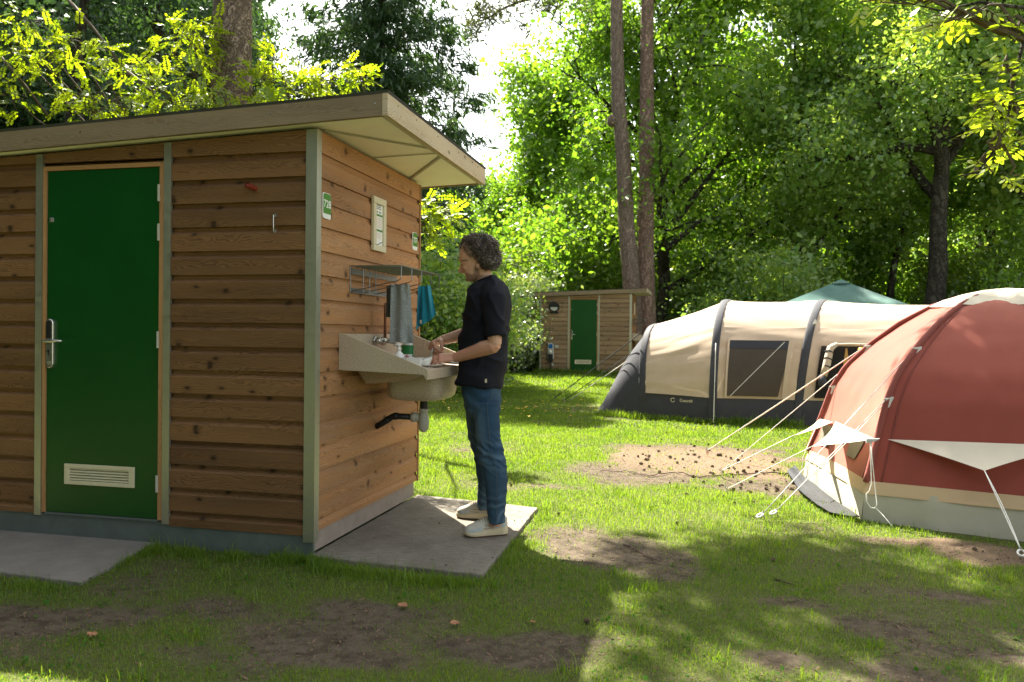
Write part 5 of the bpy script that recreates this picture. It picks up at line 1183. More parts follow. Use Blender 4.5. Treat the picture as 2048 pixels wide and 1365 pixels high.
def leaves_mesh(name, C, r, size, mat, rng, asp=1.55, up=.35, rn0=None, flat=.75, hang=None, curl=True):
    """diamond leaves at the points C (n,3); r: jitter radius per point."""
    n = len(C); P = C + rng.normal(size=(n, 3)) * r * np.array([1, 1, flat])
    N = rng.normal(size=(n, 3)) + np.array([0, 0, up]); N /= np.linalg.norm(N, axis=1)[:, None]
    A = rng.normal(size=(n, 3)) if hang is None else hang + rng.normal(size=(n, 3)) * .35
    A -= N * (A * N).sum(1)[:, None]; A /= np.linalg.norm(A, axis=1)[:, None] + 1e-9; B = np.cross(N, A)
    s = size * np.clip(rng.lognormal(-.08, .36, n), .4, 2.0)[:, None]; h = s * asp / 2; w_ = s / 2
    V = np.stack([P - A * h, P + B * w_ - N * (s * .1 if curl else 0), P + A * h, P - B * w_ - N * (s * .1 if curl else 0)], 1).reshape(-1, 3)
    F = np.arange(4 * n).reshape(n, 4); rn = np.clip(rng.beta(1.6, 1.9, n) + (0 if rn0 is None else rn0), 0, 1)
    return np_mesh(name, V, F, rn, mat)

def curve(p0, d0, L_, n, rng, wob=.12, bend=np.array([0, 0, 0.])):
    pts = [np.array(p0, float)]; d = unit(d0)
    for _ in range(n):
        d = unit(d + rng.normal(size=3) * wob + bend); pts.append(pts[-1] + d * L_ / n)
    return pts

def deciduous(H, cr, z0, rt, seed, leafmat_, size, per, nl=18, lean=(0, 0), name='tree', barkmat='bark_dark', top=.8, el=(15, 55), nsub=6, clr=.5, split=None):
    rng = np.random.default_rng(seed); mb = MB(); pts = [np.zeros(3)]; n = 9; d = np.array([lean[0], lean[1], 1.0])
    for k in range(n): pts.append(pts[-1] + unit(d + rng.normal(size=3) * [.07, .07, 0]) * H * top / n)
    tr = lambda t: rt * (1.18 - .22 * min(1, t * 8)) * (1 - .82 * t)
    mb.tube(pts, [tr(k / n) for k in range(n + 1)], 10); CL = []; W_ = []
    for k in range(nl):
        t = (z0 / H / top) + (1 - z0 / H / top) * ((k + rng.uniform(0, .8)) / nl) ** .9; t = min(.99, t); i = min(n - 1, int(t * n)); p = pts[i] + (pts[i + 1] - pts[i]) * (t * n - i)
        rel = (p[2] - z0) / (H - z0); prof = (math.sin(math.pi * min(1, .18 + .82 * rel)) ** .55) * (1 - .35 * rel)
        a = k * 2.399 + rng.uniform(-.4, .4); e = math.radians(rng.uniform(*el) + 25 * rel); Lb = cr * max(.35, prof) * rng.uniform(.75, 1.15)
        lim = curve(p, (math.cos(a) * math.cos(e), math.sin(a) * math.cos(e), math.sin(e)), Lb, 6, rng, .16, np.array([0, 0, .04])); r0 = tr(t) * .72
        mb.tube(lim, [r0 * (1 - .85 * q / 6) + .008 for q in range(7)], 6, cap=False)
        for q in range(nsub):
            tt = .3 + .7 * (q + rng.random()) / nsub; i = min(5, int(tt * 6)); b_ = lim[i] + (lim[i + 1] - lim[i]) * (tt * 6 - i); dd = unit(lim[i + 1] - lim[i]); sd = unit(np.cross(dd, rng.normal(size=3)))
            sub = curve(b_, dd * .6 + sd * .9 + [0, 0, .15], Lb * rng.uniform(.22, .42), 4, rng, .22, np.array([0, 0, -.02]))
            mb.tube(sub, [r0 * .32 * (1 - .8 * z / 4) + .006 for z in range(5)], 4, cap=False)
            for z in range(1, 5): CL.append(sub[z]); W_.append(.7 + .3 * z / 4)
        CL.append(lim[-1]); W_.append(1)
    CL.append(pts[-1]); W_.append(1); CL = np.array(CL); m = len(CL)
    idx = rng.integers(0, m, per); base = rng.normal(0, .16, m)
    lm = leaves_mesh('crown', CL[idx], clr, size, M[leafmat_], rng, rn0=base[idx])
    return mb.mesh('trunk', M[barkmat], smooth=True), lm

def place_tree(name, meshes, loc, label, cat, group=None, rz=0, sc=1.0, parts=('trunk', 'crown')):
    r = empty(name, loc, label, cat, group, rz); r.scale = (sc, sc, sc)
    for nm, me in zip(parts, meshes): link_mesh(nm, me, r)
    return r

def base_at(px, D):                       # ground point of a sight line at depth D
    p = dep(px, 670, D); z = float(terrain(p[0], p[1])) - .05; return np.array([p[0], p[1], z])

# --- the big pine behind the cabin
def pine(H, rt, zc, seed, crown_r, ncl, lean=(0, 0), bends=None, extra=(), limbs=()):
    rng = np.random.default_rng(seed); n = 26; pts = []
    for k in range(n + 1):
        z = H * k / n; o_ = np.array([lean[0] * z, lean[1] * z]) + (np.array([np.interp(z, bends[0], bends[1]), 0]) if bends else 0) + .02 * np.array([math.sin(z * .7 + seed), math.cos(z * .5)])
        pts.append(np.array([o_[0], o_[1], z]))
    mb = MB(); R = [rt * (1.12 - .12 * min(1, k / 2)) * (1 - .62 * k / n) for k in range(n + 1)]
    nn = 40; vs = []; 
    for i, p in enumerate(pts):
        for k in range(nn):
            a = 2 * math.pi * k / nn; rr = R[i] * (1 + .035 * math.sin(a * 9 + i * 1.7) + .03 * rng.normal()); vs.append(p + np.array([math.cos(a) * rr, math.sin(a) * rr, 0]))
    fs = [(i * nn + k, i * nn + (k + 1) % nn, (i + 1) * nn + (k + 1) % nn, (i + 1) * nn + k) for i in range(n) for k in range(nn)]
    mb.add(vs, fs); CL = []
    for k in range(ncl):
        z = zc + (H - zc) * ((k + .5 * rng.random()) / ncl) ** .9; i = min(n - 1, int(z / H * n)); p = pts[i] + (pts[i + 1] - pts[i]) * (z / H * n - i); rel = (z - zc) / (H - zc)
        a = k * 2.399 + rng.uniform(-.5, .5); Lb = crown_r * (1 - .6 * rel) * rng.uniform(.55, 1.1); lim = curve(p, (math.cos(a), math.sin(a), .15 + .5 * rel), Lb, 6, rng, .2, np.array([0, 0, .05]))
        mb.tube(lim, [R[i] * .3 * (1 - .85 * q / 6) + .008 for q in range(7)], 6, cap=False)
        for q in range(2, 7):
            for _ in range(2): s_ = curve(lim[q], rng.normal(size=3) + [0, 0, .5], Lb * .22, 3, rng, .2); mb.tube(s_, [.014, .010, .008, .005], 4, cap=False); CL += s_[1:]
    for p0, d0, Lb in extra:
        i = min(n - 1, int(p0 / H * n)); lim = curve(pts[i], d0, Lb, 9, rng, .16, np.array([0, 0, -.045])); mb.tube(lim, [.085 * (1 - .85 * q / 9) + .008 for q in range(10)], 6, cap=False)
        for q in range(3, 10):
            for _ in range(4): s_ = curve(lim[q], rng.normal(size=3) + [0, 0, -.1], Lb * .2, 4, rng, .3); mb.tube(s_, [.016, .012, .009, .007, .004], 4, cap=False); CL += s_[1:]
    for path, q0 in limbs:
        lim = [np.array(p, float) for p in path]; m_ = len(lim); mb.tube(lim, [.08 * (1 - .8 * q / m_) for q in range(m_)], 6, cap=False)
        for q in range(q0, m_):
            for _ in range(7): s_ = curve(lim[q], rng.normal(size=3) * [1, 1, .5], .8, 4, rng, .3); mb.tube(s_, [.014, .011, .009, .007, .004], 4, cap=False); CL += s_[1:] * 3
    CL = np.array(CL); rng2 = np.random.default_rng(seed + 1); idx = rng2.integers(0, len(CL), len(CL) * 26)
    lm = leaves_mesh('crown', CL[idx], .17, .045, M['needle_pine'], rng2, asp=4.5, up=.2, flat=.8)
    return mb, lm
mb, lm = pine(16.5, .285, 8.6, 4, 4.0, 19, limbs=(([(0, 0, 7.6), (1.2, .1, 7.9), (2.4, .35, 8.05), (3.6, .6, 8.1), (4.3, .95, 8.05), (4.75, 1.25, 8.0)], 4), ([(0, 0, 7.7), (1.1, .3, 8.1), (2.2, .55, 8.3), (2.7, .5, 8.3)], 2), ([(0, 0, 8.0), (1.0, -.6, 8.3), (1.9, -1.25, 8.5), (2.4, -1.4, 8.5)], 2)))
place_tree('pine_tree', (mb.mesh('trunk', M['bark_pine'], smooth=True), lm), base_at(459, 10.0), 'thick furrowed pine trunk rising behind the roof of the large cabin', 'tree')
# --- the twin pines behind the far cabin
mb, lm = pine(21, .31, 14.5, 8, 3.2, 22, bends=([0, 3, 5.4, 7.6, 9.0, 12, 21], [.0, -.06, -.28, -.42, -.60, -.66, -.6]), extra=((13.2, (-1, -.1, -.05), 5.2),))
tw = base_at(1266, 26.6)
pt_ = place_tree('pine_tree', (mb.mesh('trunk', M['bark_pine'], smooth=True), lm), tw, 'bent grey-brown pine trunk with a knob, left of the pair behind the far cabin', 'tree')
kb = MB(); kb.sphere((-.78, -.05, 8.4), (.16, .2, .22), 10, 8); kb.build('knob', M['bark_pine'], pt_, smooth=True)
mb, lm = pine(22, .315, 15, 15, 3.2, 22, bends=([0, 4, 9, 22], [.12, -.02, -.06, .0]))
place_tree('pine_tree', (mb.mesh('trunk', M['bark_pine_red'], smooth=True), lm), base_at(1291, 27.0), 'straight reddish pine trunk, right of the pair behind the far cabin', 'tree')

# --- spruce
def spruce(H, R0, seed, zlow=1.0, prof=None):
    rng = np.random.default_rng(seed); mb = MB(); mb.tube([(0, 0, z) for z in np.linspace(0, H, 12)], [.24 * (1 - z / H) + .015 for z in np.linspace(0, H, 12)], 8); P = []; Dn = []; z = zlow; k = 0
    while z < H - .25:
        rel = 1 - z / H; nb = 7 if rel > .3 else 5
        for q in range(nb):
            a = k * .9 + q * 2 * math.pi / nb + rng.uniform(-.3, .3); Lb = (R0 * rel if prof is None else float(np.interp(z, *prof))) * rng.uniform(.72, 1.15) + .15; e = -.12 - .25 * rel + rng.uniform(-.1, .12)
            lim = curve((0, 0, z + rng.uniform(-.12, .12)), (math.cos(a), math.sin(a), e + .25), Lb, 7, rng, .07, np.array([0, 0, -.045])); lim[-1] = lim[-1] + [0, 0, .06 * Lb]
            mb.tube(lim, [.03 * rel * (1 - .9 * i / 7) + .004 for i in range(8)], 4, cap=False)
            m = int(70 * Lb / 2 + 12)
            t = rng.random(m) ** .75 * 6.98; i = t.astype(int); f_ = (t - i)[:, None]; L_ = np.array(lim); p = L_[i] * (1 - f_) + L_[i + 1] * f_
            wd = (.05 + .16 * Lb * (1 - t / 7) ** .6)[:, None]; sd = np.array([-math.sin(a), math.cos(a), 0]); p = p + sd * rng.uniform(-1, 1, (m, 1)) * wd * 1.3 + np.array([0, 0, -1]) * rng.random((m, 1)) ** 1.3 * (.10 + .10 * Lb)
            P.append(p); Dn.append(np.tile(np.array([math.cos(a) * .5, math.sin(a) * .5, -.8]), (m, 1)))
        z += .30 + .12 * rng.random(); k += 1
    P = np.concatenate(P); Dn = np.concatenate(Dn); n = len(P); P = np.repeat(P, 2, 0); Dn = np.repeat(Dn, 2, 0)
    P = np.repeat(P, 2, 0); Dn = np.repeat(Dn, 2, 0); lm = leaves_mesh('crown', P, .075, .046, M['needle_spruce'], rng, asp=4.2, up=.5, hang=Dn, rn0=rng.normal(0, .1, len(P)))
    return mb.mesh('trunk', M['bark_dark'], smooth=True), lm
sp = spruce(15, 4.4, 3, prof=([0, 6, 10.5, 13, 15], [4.0, 2.95, 2.05, 1.3, 0])); place_tree('spruce_tree', sp, base_at(757, 22.0), 'tall dark spruce with drooping branches behind the cabin roof corner', 'tree')
sp2 = spruce(16, 3.9, 7)
for px, D, rz, sc, lb in ((20, 19, .4, 1.0, 'dark spruce at the left edge behind the bright locust leaves'), (205, 23, 2.0, 1.15, 'dark spruce standing behind the locust, second from the left edge'), (395, 27, 4.0, 1.3, 'dark spruce in the shade just left of the thick pine trunk'), (900, 31, 1.2, .62, 'short dark spruce behind the head of the man'), (105, 30, 3.0, 1.6, 'tall dark spruce deep in the left wood, between the first two spruces'), (310, 34, 5.0, 1.8, 'tallest dark spruce deep in the left wood, left of the thick pine'), (-70, 26, 1.0, 1.5, 'tall dark spruce cut by the left picture edge'), (425, 33, .7, 1.5, 'dark spruce deep in the wood directly behind the thick pine trunk')):
    place_tree('spruce_tree', sp2, base_at(px, D), lb, 'tree', 'dark spruces at the left of the wood', rz, sc)

# --- broadleaved trees
oak = deciduous(18, 7.0, 2.6, .30, 21, 'leaf_oak', .115, 50000, 28, nsub=7, el=(10, 50))
place_tree('oak_tree', oak, base_at(1316, 31), 'spreading oak with backlit yellow-green leaves behind the twin pines', 'tree')
beech = deciduous(19, 6.2, 5.6, .37, 33, 'leaf_beech', .095, 70000, 26, nsub=7, el=(5, 45), lean=(-.02, 0))
place_tree('beech_tree', beech, base_at(1862, 25.5), 'big beech with a dark forked trunk and deep green crown at the right', 'tree', rz=2.2)
mid = deciduous(16, 4.2, 2.0, .2, 41, 'leaf_dark', .12, 28000, 20, nsub=6)
mid2 = deciduous(14, 3.8, 1.6, .16, 47, 'leaf_oak', .12, 26000, 18, nsub=6)
mid3 = deciduous(17, 4.6, 2.2, .22, 53, 'leaf_beech', .12, 30000, 20, nsub=6)
for px, D, me, rz, sc, lb in ((1500, 36, mid2, .3, 1.15, 'light green tree between the oak and the beech'), (1590, 30, mid3, 1.4, 1.0, 'shaded green tree over the left slope of the gazebo'), (1705, 33, mid, 2.2, 1.15, 'dark slim tree rising behind the peak of the gazebo'), (1985, 33, mid3, 3.3, 1.15, 'shaded tree right of the beech trunk above the red tent'), (2140, 27, mid, 5.0, 1.2, 'dark tree at the upper right edge of the wood'),
                              (1090, 38, mid2, 5.2, 1.15, 'light green tree whose crown edges the sky gap beside the twin pines'), (1005, 38, mid2, 2.2, .66, 'small light green tree low in the sky gap'), (915, 42, mid2, 4.2, .62, 'small far tree low in the gap beside the dark spruce'), (1150, 45, mid3, .9, .95, 'far shaded tree seen through the left side of the oak'), (2050, 46, mid2, .2, 1.3, 'bright far tree at the right edge above the cream tent cap')):
    place_tree('leafy_tree', me, base_at(px, D), lb, 'tree', 'leafy trees at the edge of the wood', rz, sc)
# unseen dark spruces around the clearing, added to hold back sky light
for k, (x_, y_, sc) in enumerate(((-9.5, -1.5, 1.0), (-8.5, -6, 1.0), (-5.5, -9.5, 1.05), (-1.5, -11.5, 1.0), (2.5, -12, 1.0), (-12, 3, 1.1), (-10, -11, 1.2), (-14, -3, 1.3))):
    place_tree('spruce_tree', sp2, (x_, y_, -.05), 'unseen dark spruce around the clearing, added to block sky light', 'tree', 'unseen spruces around the clearing, added to block sky light', k * 1.3, sc)
# bare dark trunks inside the left wood
for px, D, r_, lb in ((268, 17.5, .15, 'thin dark trunk in the left wood, left of the thick pine'), (298, 18.5, .13, 'second thin dark trunk close to the first in the left wood'), (105, 15, .13, 'thin dark trunk above the left end of the cabin roof'), (1772, 31, .16, 'slim dark trunk left of the beech above the tents'), (1935, 36, .2, 'dim trunk right of the beech above the red tent'), (1452, 40, .14, 'thin far trunk above the first air beam of the beige tent'), (1360, 38, .16, 'thin far trunk right of the twin pines')):
    mb = MB(); rng = np.random.default_rng(px); pts = curve((0, 0, 0), (.02, 0, 1), 13, 10, rng, .03); mb.tube(pts, [r_ * (1 - .06 * k) for k in range(11)], 9); trk = mb.mesh('trunk', M['bark_dark'], smooth=True)
    m2 = MB(); CL = []
    for k in range(9):
        p = pts[4 + k % 6]; a = k * 2.4; s_ = curve(p, (math.cos(a), math.sin(a), .3), 2.2, 5, rng, .2); m2.tube(s_, [.04, .03, .025, .018, .012, .006], 5, cap=False); CL += s_[2:]
    CL = np.array(CL); lm = leaves_mesh('crown', CL[rng.integers(0, len(CL), 9500)], .5, .075, M['needle_spruce'] if px < 400 else M['leaf_dark'], rng)
    r = place_tree('slender_tree', (trk, lm), base_at(px, D), lb, 'tree', 'slender trees inside the wood'); link_mesh('branches', m2.mesh('branches', M['bark_dark']), r)

# --- shrubs and undergrowth that can be told apart
def shrub(seed, h, r_, mat, size, per, name='shrub', nst=9):
    rng = np.random.default_rng(seed); mb = MB(); CL = []
    for k in range(nst):
        a = k * 2.4; L_ = h * rng.uniform(.7, 1.1); s_ = curve((.08 * math.cos(a), .08 * math.sin(a), 0), (math.cos(a) * r_ / h * .9, math.sin(a) * r_ / h * .9, 1), L_, 6, rng, .15); mb.tube(s_, [.028 - .0038 * q for q in range(7)], 5, cap=False)
        for q in range(1, 7):
            for _ in range(2): t_ = curve(s_[q], rng.normal(size=3) + [0, 0, .2], r_ * .45, 3, rng, .25); mb.tube(t_, [.010, .008, .006, .004], 4, cap=False); CL += t_[1:]
    CL = np.array(CL); b_ = rng.normal(0, .15, len(CL)); idx = rng.integers(0, len(CL), per); lm = leaves_mesh('foliage', CL[idx], .16 * r_ + .05, size, M[mat], rng, rn0=b_[idx])
    return mb.mesh('stems', M['twig'], smooth=True), lm
sA = shrub(1, 3.0, 1.5, 'leaf_pale', .065, 20000); sB = shrub(2, 3.6, 1.8, 'leaf_lime', .075, 22000); sC = shrub(3, 2.6, 1.4, 'leaf_dark', .06, 22000); sD = shrub(4, 4.6, 2.3, 'leaf_oak', .085, 26000)
for px, D, me, rz, sc, lb in ((1035, 25, sA, .2, .95, 'pale sunlit shrub left of the far cabin'), (1000, 24.5, sA, 2.0, .75, 'pale shrub behind the back of the man'), (905, 17, sC, .5, 1.0, 'dark shrub behind the forearms of the man'), (860, 19, sC, 2.2, 1.25, 'dark shrub beside the far edge of the large cabin'), (950, 28, sB, 1.1, 1.1, 'lime green shrub behind the head of the man'), (1110, 31, sD, 3.1, 1.15, 'lime shrub above the left roof edge of the far cabin'), (1200, 34, sB, 4.2, 1.4, 'lime shrub above the middle of the far cabin roof'),
                              (1385, 32, sC, 5.1, 1.5, 'dark shrub right of the twin pine trunks'), (1480, 31, sD, .8, .9, 'green shrub above the front of the beige tent'), (1560, 27, sC, 1.7, 1.5, 'dark shrub at the left foot of the gazebo'), (1790, 34, sD, 2.6, 1.2, 'sunlit shrub behind the right slope of the gazebo'), (1960, 30, sB, 3.5, 1.2, 'lime shrub low behind the cream tent cap'), (2060, 26, sD, 4.4, .95, 'green shrub at the right edge behind the red tent'), (1060, 36, sD, 5.3, 1.5, 'tall green shrub deep behind the pale shrubs'), (1290, 40, sD, 1.3, 1.5, 'tall green shrub deep behind the twin pines'), (820, 27, sD, .4, 1.2, 'green shrub behind the far corner of the large cabin')):
    place_tree('shrub', me, base_at(px, D), lb, 'shrub', 'shrubs along the edge of the wood', rz, sc, ('stems', 'foliage'))
# --- the wood that closes the view, one mass
rng = np.random.default_rng(77); P = []; 
for D, npx in ((52, 36), (64, 40)):
    for px in np.linspace(-350, 2500, npx):
        q = base_at(px + rng.uniform(-30, 30), D + rng.uniform(-3, 3)); gap = (860 < px < 1010) or (470 < px < 620)
        top = rng.uniform(15, 20) if px > 1380 or px < 470 else rng.uniform(9, 13); top = rng.uniform(6.5, 8.5) if gap else top
        m = int(95 * top); c_ = rng.normal(size=(m, 3)) * [1.7, 1.3, 0]; c_[:, 2] = rng.random(m) ** .9 * top; k = 1 - (c_[:, 2] / top) ** 2 * .6; P.append(q + c_ * np.stack([k, k, np.ones(m)], 1))
P = np.repeat(np.concatenate(P), 2, 0); fm = leaves_mesh('forest', P, .55, .30, M['leaf_wood'], rng, rn0=(vnoise(P[:, 0] * .35, P[:, 2] * .5 + P[:, 1] * .3, 1) - .5) * .7)
tag(link_mesh('forest', fm), kind='stuff')

# --- locust sprays behind the cabin (pinnate leaves, near enough to show leaflets)
def pinnate(P0, D0, N0, L_, npair, ll, lw, rng, out, rn):
    """one compound leaf: rachis from P0 along D0, drooping; leaflets as 6-gons."""
    d = unit(D0); p = np.array(P0, float); st = L_ / npair; side = unit(np.cross(d, N0))
    for k in range(npair + 1):
        d = unit(d + np.array([0, 0, -.07])); p = p + d * st; nn = unit(np.cross(side, d))
        for sg in ((-1, 1) if k < npair else (0,)):
            a = unit(d * .45 + side * sg * 1.0 + np.array([0, 0, -.25]) + rng.normal(size=3) * .12) if sg else unit(d + rng.normal(size=3) * .1)
            b_ = unit(np.cross(nn + rng.normal(size=3) * .25, a)); L2 = ll * rng.uniform(.65, 1.2) * (1 - .25 * abs(k / npair - .5)); w2 = lw * rng.uniform(.85, 1.1); o_ = p + a * .006
            b0 = len(out[0]); out[0].extend([o_, o_ + a * L2 * .3 + b_ * w2 * .5, o_ + a * L2 * .72 + b_ * w2 * .45, o_ + a * L2, o_ + a * L2 * .72 - b_ * w2 * .45, o_ + a * L2 * .3 - b_ * w2 * .5])
            out[1].append([b0 + q for q in range(6)]); out[2].append(min(1, max(0, rn + rng.normal() * .12)))
def spray_tree(name, base, blobs, seed, ll, lw, L_, npair, mat, label, limbs_from, droop=.35):
    rng = np.random.default_rng(seed); out = ([], [], []); mb = MB(); root = empty(name, base, label, 'tree'); base = np.array(base, float)
    for (px, py, rx, ry, Y, n, dpx) in blobs:
        c_ = at(px, py, Y); sc = (c_ - CAM) @ CW / FPX; src = limbs_from(c_)
        mid_ = src * .45 + c_ * .55 + np.array([0, 0, .15]); twg = [src, mid_, c_]; mb.tube([q - base for q in (src, src * .7 + mid_ * .3 + rng.normal(size=3) * .03, mid_, c_ * .6 + mid_ * .4 + rng.normal(size=3) * .03, c_)], [.022, .018, .014, .010, .006], 5, cap=False)
        for _ in range(int(n * .66)):
            while True:
                u = rng.uniform(-1, 1, 3)
                if (u ** 2).sum() < 1: break
            p = c_ + np.array([u[0] * rx * sc, u[1] * rx * sc * .7, u[2] * ry * sc]); dr = unit((p - c_) * [1, 1, .3] + rng.normal(size=3) * .28 + np.array([dpx, -.1, .05]) * .25 + 1e-6)
            mb.tube([q - base for q in (c_ * .75 + p * .25, c_ * .3 + p * .7 + [0, 0, .02], p)], [.005, .0035, .002], 3, cap=False)
            rn = float(rng.beta(2, 1.7)); pinnate(p - base, dr, unit([rng.normal() * .3, rng.normal() * .3, 1]), L_ * rng.uniform(.7, 1.2), npair, ll, lw, rng, out, rn)
    V = np.array(out[0]); F = np.array(out[1]); me = np_mesh('crown', V, F, out[2], mat); link_mesh('crown', me, root); mb.build('branches', M['twig'], root); return root, mb
lb_ = np.array([-2.2, 5.2, -.05]); l2 = np.array([-5.4, 6.2, -.05])
blobs = [(215, 205, 95, 40, 4.3, 80, 0), (175, 225, 60, 25, 4.0, 30, -1), (350, 200, 75, 32, 4.2, 70, 0), (300, 165, 50, 22, 4.5, 30, 0), (400, 150, 45, 40, 4.3, 45, 0), (385, 85, 50, 42, 4.4, 52, 0), (340, 75, 30, 40, 4.5, 20, -1), (425, 60, 28, 30, 4.4, 18, 1), (245, 130, 60, 22, 4.6, 35, 0), (180, 100, 60, 32, 4.7, 38, 0), (140, 75, 45, 28, 4.8, 24, 0), (90, 125, 60, 35, 5.0, 38, -1), (30, 95, 50, 55, 5.2, 42, -1), (20, 190, 45, 40, 5.0, 30, -1), (60, 40, 50, 30, 5.3, 22, -1), (115, 190, 45, 30, 4.8, 16, 0), (285, 110, 30, 18, 4.6, 10, 0),
         (525, 145, 45, 30, 4.4, 40, 1), (565, 165, 55, 26, 4.3, 45, 1), (615, 160, 40, 26, 4.2, 34, 1), (655, 165, 45, 22, 4.1, 30, 1), (700, 140, 32, 20, 4.1, 22, 1), (720, 155, 25, 12, 4.0, 10, 1), (545, 115, 30, 25, 4.6, 18, 0), (600, 190, 70, 14, 4.2, 30, 1), (500, 190, 30, 20, 4.2, 18, 0), (450, 190, 35, 22, 4.2, 22, 0),
         (855, 400, 40, 22, 4.6, 22, 1), (885, 430, 40, 18, 4.5, 26, 1), (860, 470, 35, 26, 4.5, 26, 1), (905, 440, 25, 14, 4.4, 12, 1), (850, 435, 30, 40, 4.6, 20, 1)]
forks = [(-3.6, 5.0, 2.2), (-2.4, 5.0, 2.5), (-1.4, 4.9, 2.3), (-5.0, 5.8, 2.4)]
def lf(c_): return min((np.array(f) for f in forks), key=lambda f: np.linalg.norm(f - c_))
lr, _ = spray_tree('locust_tree', lb_, blobs, 5, .050, .031, .21, 7, M['leaf_locust'], 'bright yellow-green locust with pinnate leaves behind the cabin roof', lf)
mb = MB(); rng = np.random.default_rng(9)
for f in forks: f = np.array(f); mb.tube([q - lb_ for q in (lb_ + [(f[0] - lb_[0]) * .15, 0, 0], lb_ * .6 + f * .4 + rng.normal(size=3) * .08, f)], [.07, .05, .03], 7)
for a_, b_ in (((120, -20), (250, 140)), ((-20, 90), (95, 230)), ((250, 140), (330, 210))): mb.tube([at(*a_, 5.4) - lb_, (at(*a_, 5.4) + at(*b_, 5.2)) / 2 - lb_ + [0, 0, .03], at(*b_, 5.2) - lb_], [.025, .022, .016], 6)
mb.build('trunk', M['twig'], lr, smooth=True)
# --- the ash branch hanging into the picture at the upper right
ab = np.array([8.2, 4.2, -.05]); YA = 3.0
ashb = [(1870, 30, 45, 20, YA, 9, -1), (1850, 55, 35, 22, YA, 8, -1), (1910, 40, 40, 25, YA, 8, -1), (1760, 5, 30, 8, YA, 4, -1), (1720, 4, 20, 6, YA, 3, -1), (2020, 60, 28, 30, YA, 9, 0), (2030, 85, 25, 20, YA, 6, 0), (2000, 150, 50, 22, YA, 12, -1), (2020, 190, 40, 25, YA, 12, 0), (1950, 225, 40, 18, YA, 9, -1), (1990, 235, 40, 20, YA, 9, -1), (2030, 225, 30, 22, YA, 9, 0), (2000, 300, 38, 16, YA, 7, 0), (2040, 290, 25, 18, YA, 6, 0), (1985, 345, 30, 14, YA, 5, -1), (2020, 350, 30, 18, YA, 7, 0), (1960, 20, 40, 20, YA, 7, -1)]
stem = [at(2120, -60, YA + .2), at(2075, 20, YA + .1), at(2048, 80, YA), at(2030, 150, YA), at(2015, 240, YA), at(1990, 300, YA), at(1955, 345, YA), at(1922, 352, YA)]
def sf(c_): return min(stem, key=lambda f: np.linalg.norm(f - c_))
ar, _ = spray_tree('ash_tree', ab, ashb, 12, .098, .031, .19, 4, M['leaf_ash'], 'ash branch with long backlit leaflets hanging in at the upper right corner', sf)
mb = MB(); mb.tube([p - ab for p in stem], [.02, .018, .016, .014, .012, .010, .008, .006], 6); mb.tube([p - ab for p in (stem[1], at(1960, 5, YA), at(1880, 22, YA), at(1800, 2, YA))], [.016, .012, .008, .005], 6)
mb.build('hanging_branch', M['bark_dark'], ar, smooth=True)
mb = MB(); mb.tube([(0, 0, 0), (.05, .0, 2), (0, .1, 4.5), (.1, 0, 7)], [.2, .17, .14, .1], 12); mb.tube([(0, .1, 4.5), (-1, -.2, 5.1), stem[0] - ab], [.09, .06, .025], 8); mb.build('trunk', M['bark_dark'], ar, smooth=True)
rng = np.random.default_rng(31); CL = np.array([curve((0, 0, 5.5 + .2 * k), (math.cos(k * 2.4), math.sin(k * 2.4), .4), 2.0, 5, rng, .2)[-1] for k in range(26)]); CL[:, 0] = np.abs(CL[:, 0]) * .9
link_mesh('upper_crown', leaves_mesh('upper_crown', CL[rng.integers(0, 26, 5000)], .45, .1, M['leaf_ash'], rng), ar)
# ------------------------------------------------------------------ grass
def blades(xy, hmin, hmax, wid, rng, mat, name, tall=0.0):
    n = len(xy); x, y = xy.T; z = terrain(x, y) - .004; g = grassiness(x, y)
    h = rng.uniform(hmin, hmax, n) * (.55 + .6 * g) * (1 + tall * (rng.random(n) < .06)); a = rng.uniform(0, 2 * math.pi, n); lean = rng.uniform(.15, 1.0, n); la = a + rng.normal(0, .5, n)
    w_ = wid * rng.uniform(.7, 1.3, n)
    B = np.stack([x, y, z], 1); S_ = np.stack([np.cos(a + math.pi / 2), np.sin(a + math.pi / 2), 0 * a], 1) * w_[:, None] / 2; D_ = np.stack([np.cos(la), np.sin(la), 0 * a], 1)
    mid_ = B + D_ * (h * lean * .25)[:, None] + np.array([0, 0, 1]) * (h * .6)[:, None]; tip = B + D_ * (h * lean * .8)[:, None] + np.array([0, 0, 1]) * (h * (1 - .25 * lean))[:, None]
    V = np.stack([B - S_, B + S_, mid_ + S_ * .8, mid_ - S_ * .8, tip], 1).reshape(-1, 3); b_ = np.arange(n) * 5
    F = np.concatenate([np.stack([b_, b_ + 1, b_ + 2], 1), np.stack([b_, b_ + 2, b_ + 3], 1), np.stack([b_ + 3, b_ + 2, b_ + 4], 1)])
    clump = vnoise(x * 2.2 + 11, y * 2.2, 2) * .5; r = np.clip(rng.beta(1.5, 2.2, n) * .7 + clump * .5, 0, 1); return np_mesh(name, V, F, np.concatenate([r, r, r]), mat)
M['grass'] = leafmat('grass_blades', (.065, .16, .014), (.27, .36, .050), .5, .015)
M['grass_dry'] = leafmat('dry_grass', (.22, .20, .06), (.34, .28, .11), .3, .03)
rng = np.random.default_rng(2)
def inview(x, y, m=.04):
    d = np.stack([x, y, 0 * x], 1) - CAM; zc = d @ CW; u = (d @ CR) / zc; return (zc > .5) & (np.abs(u) < 1024 / FPX + m)
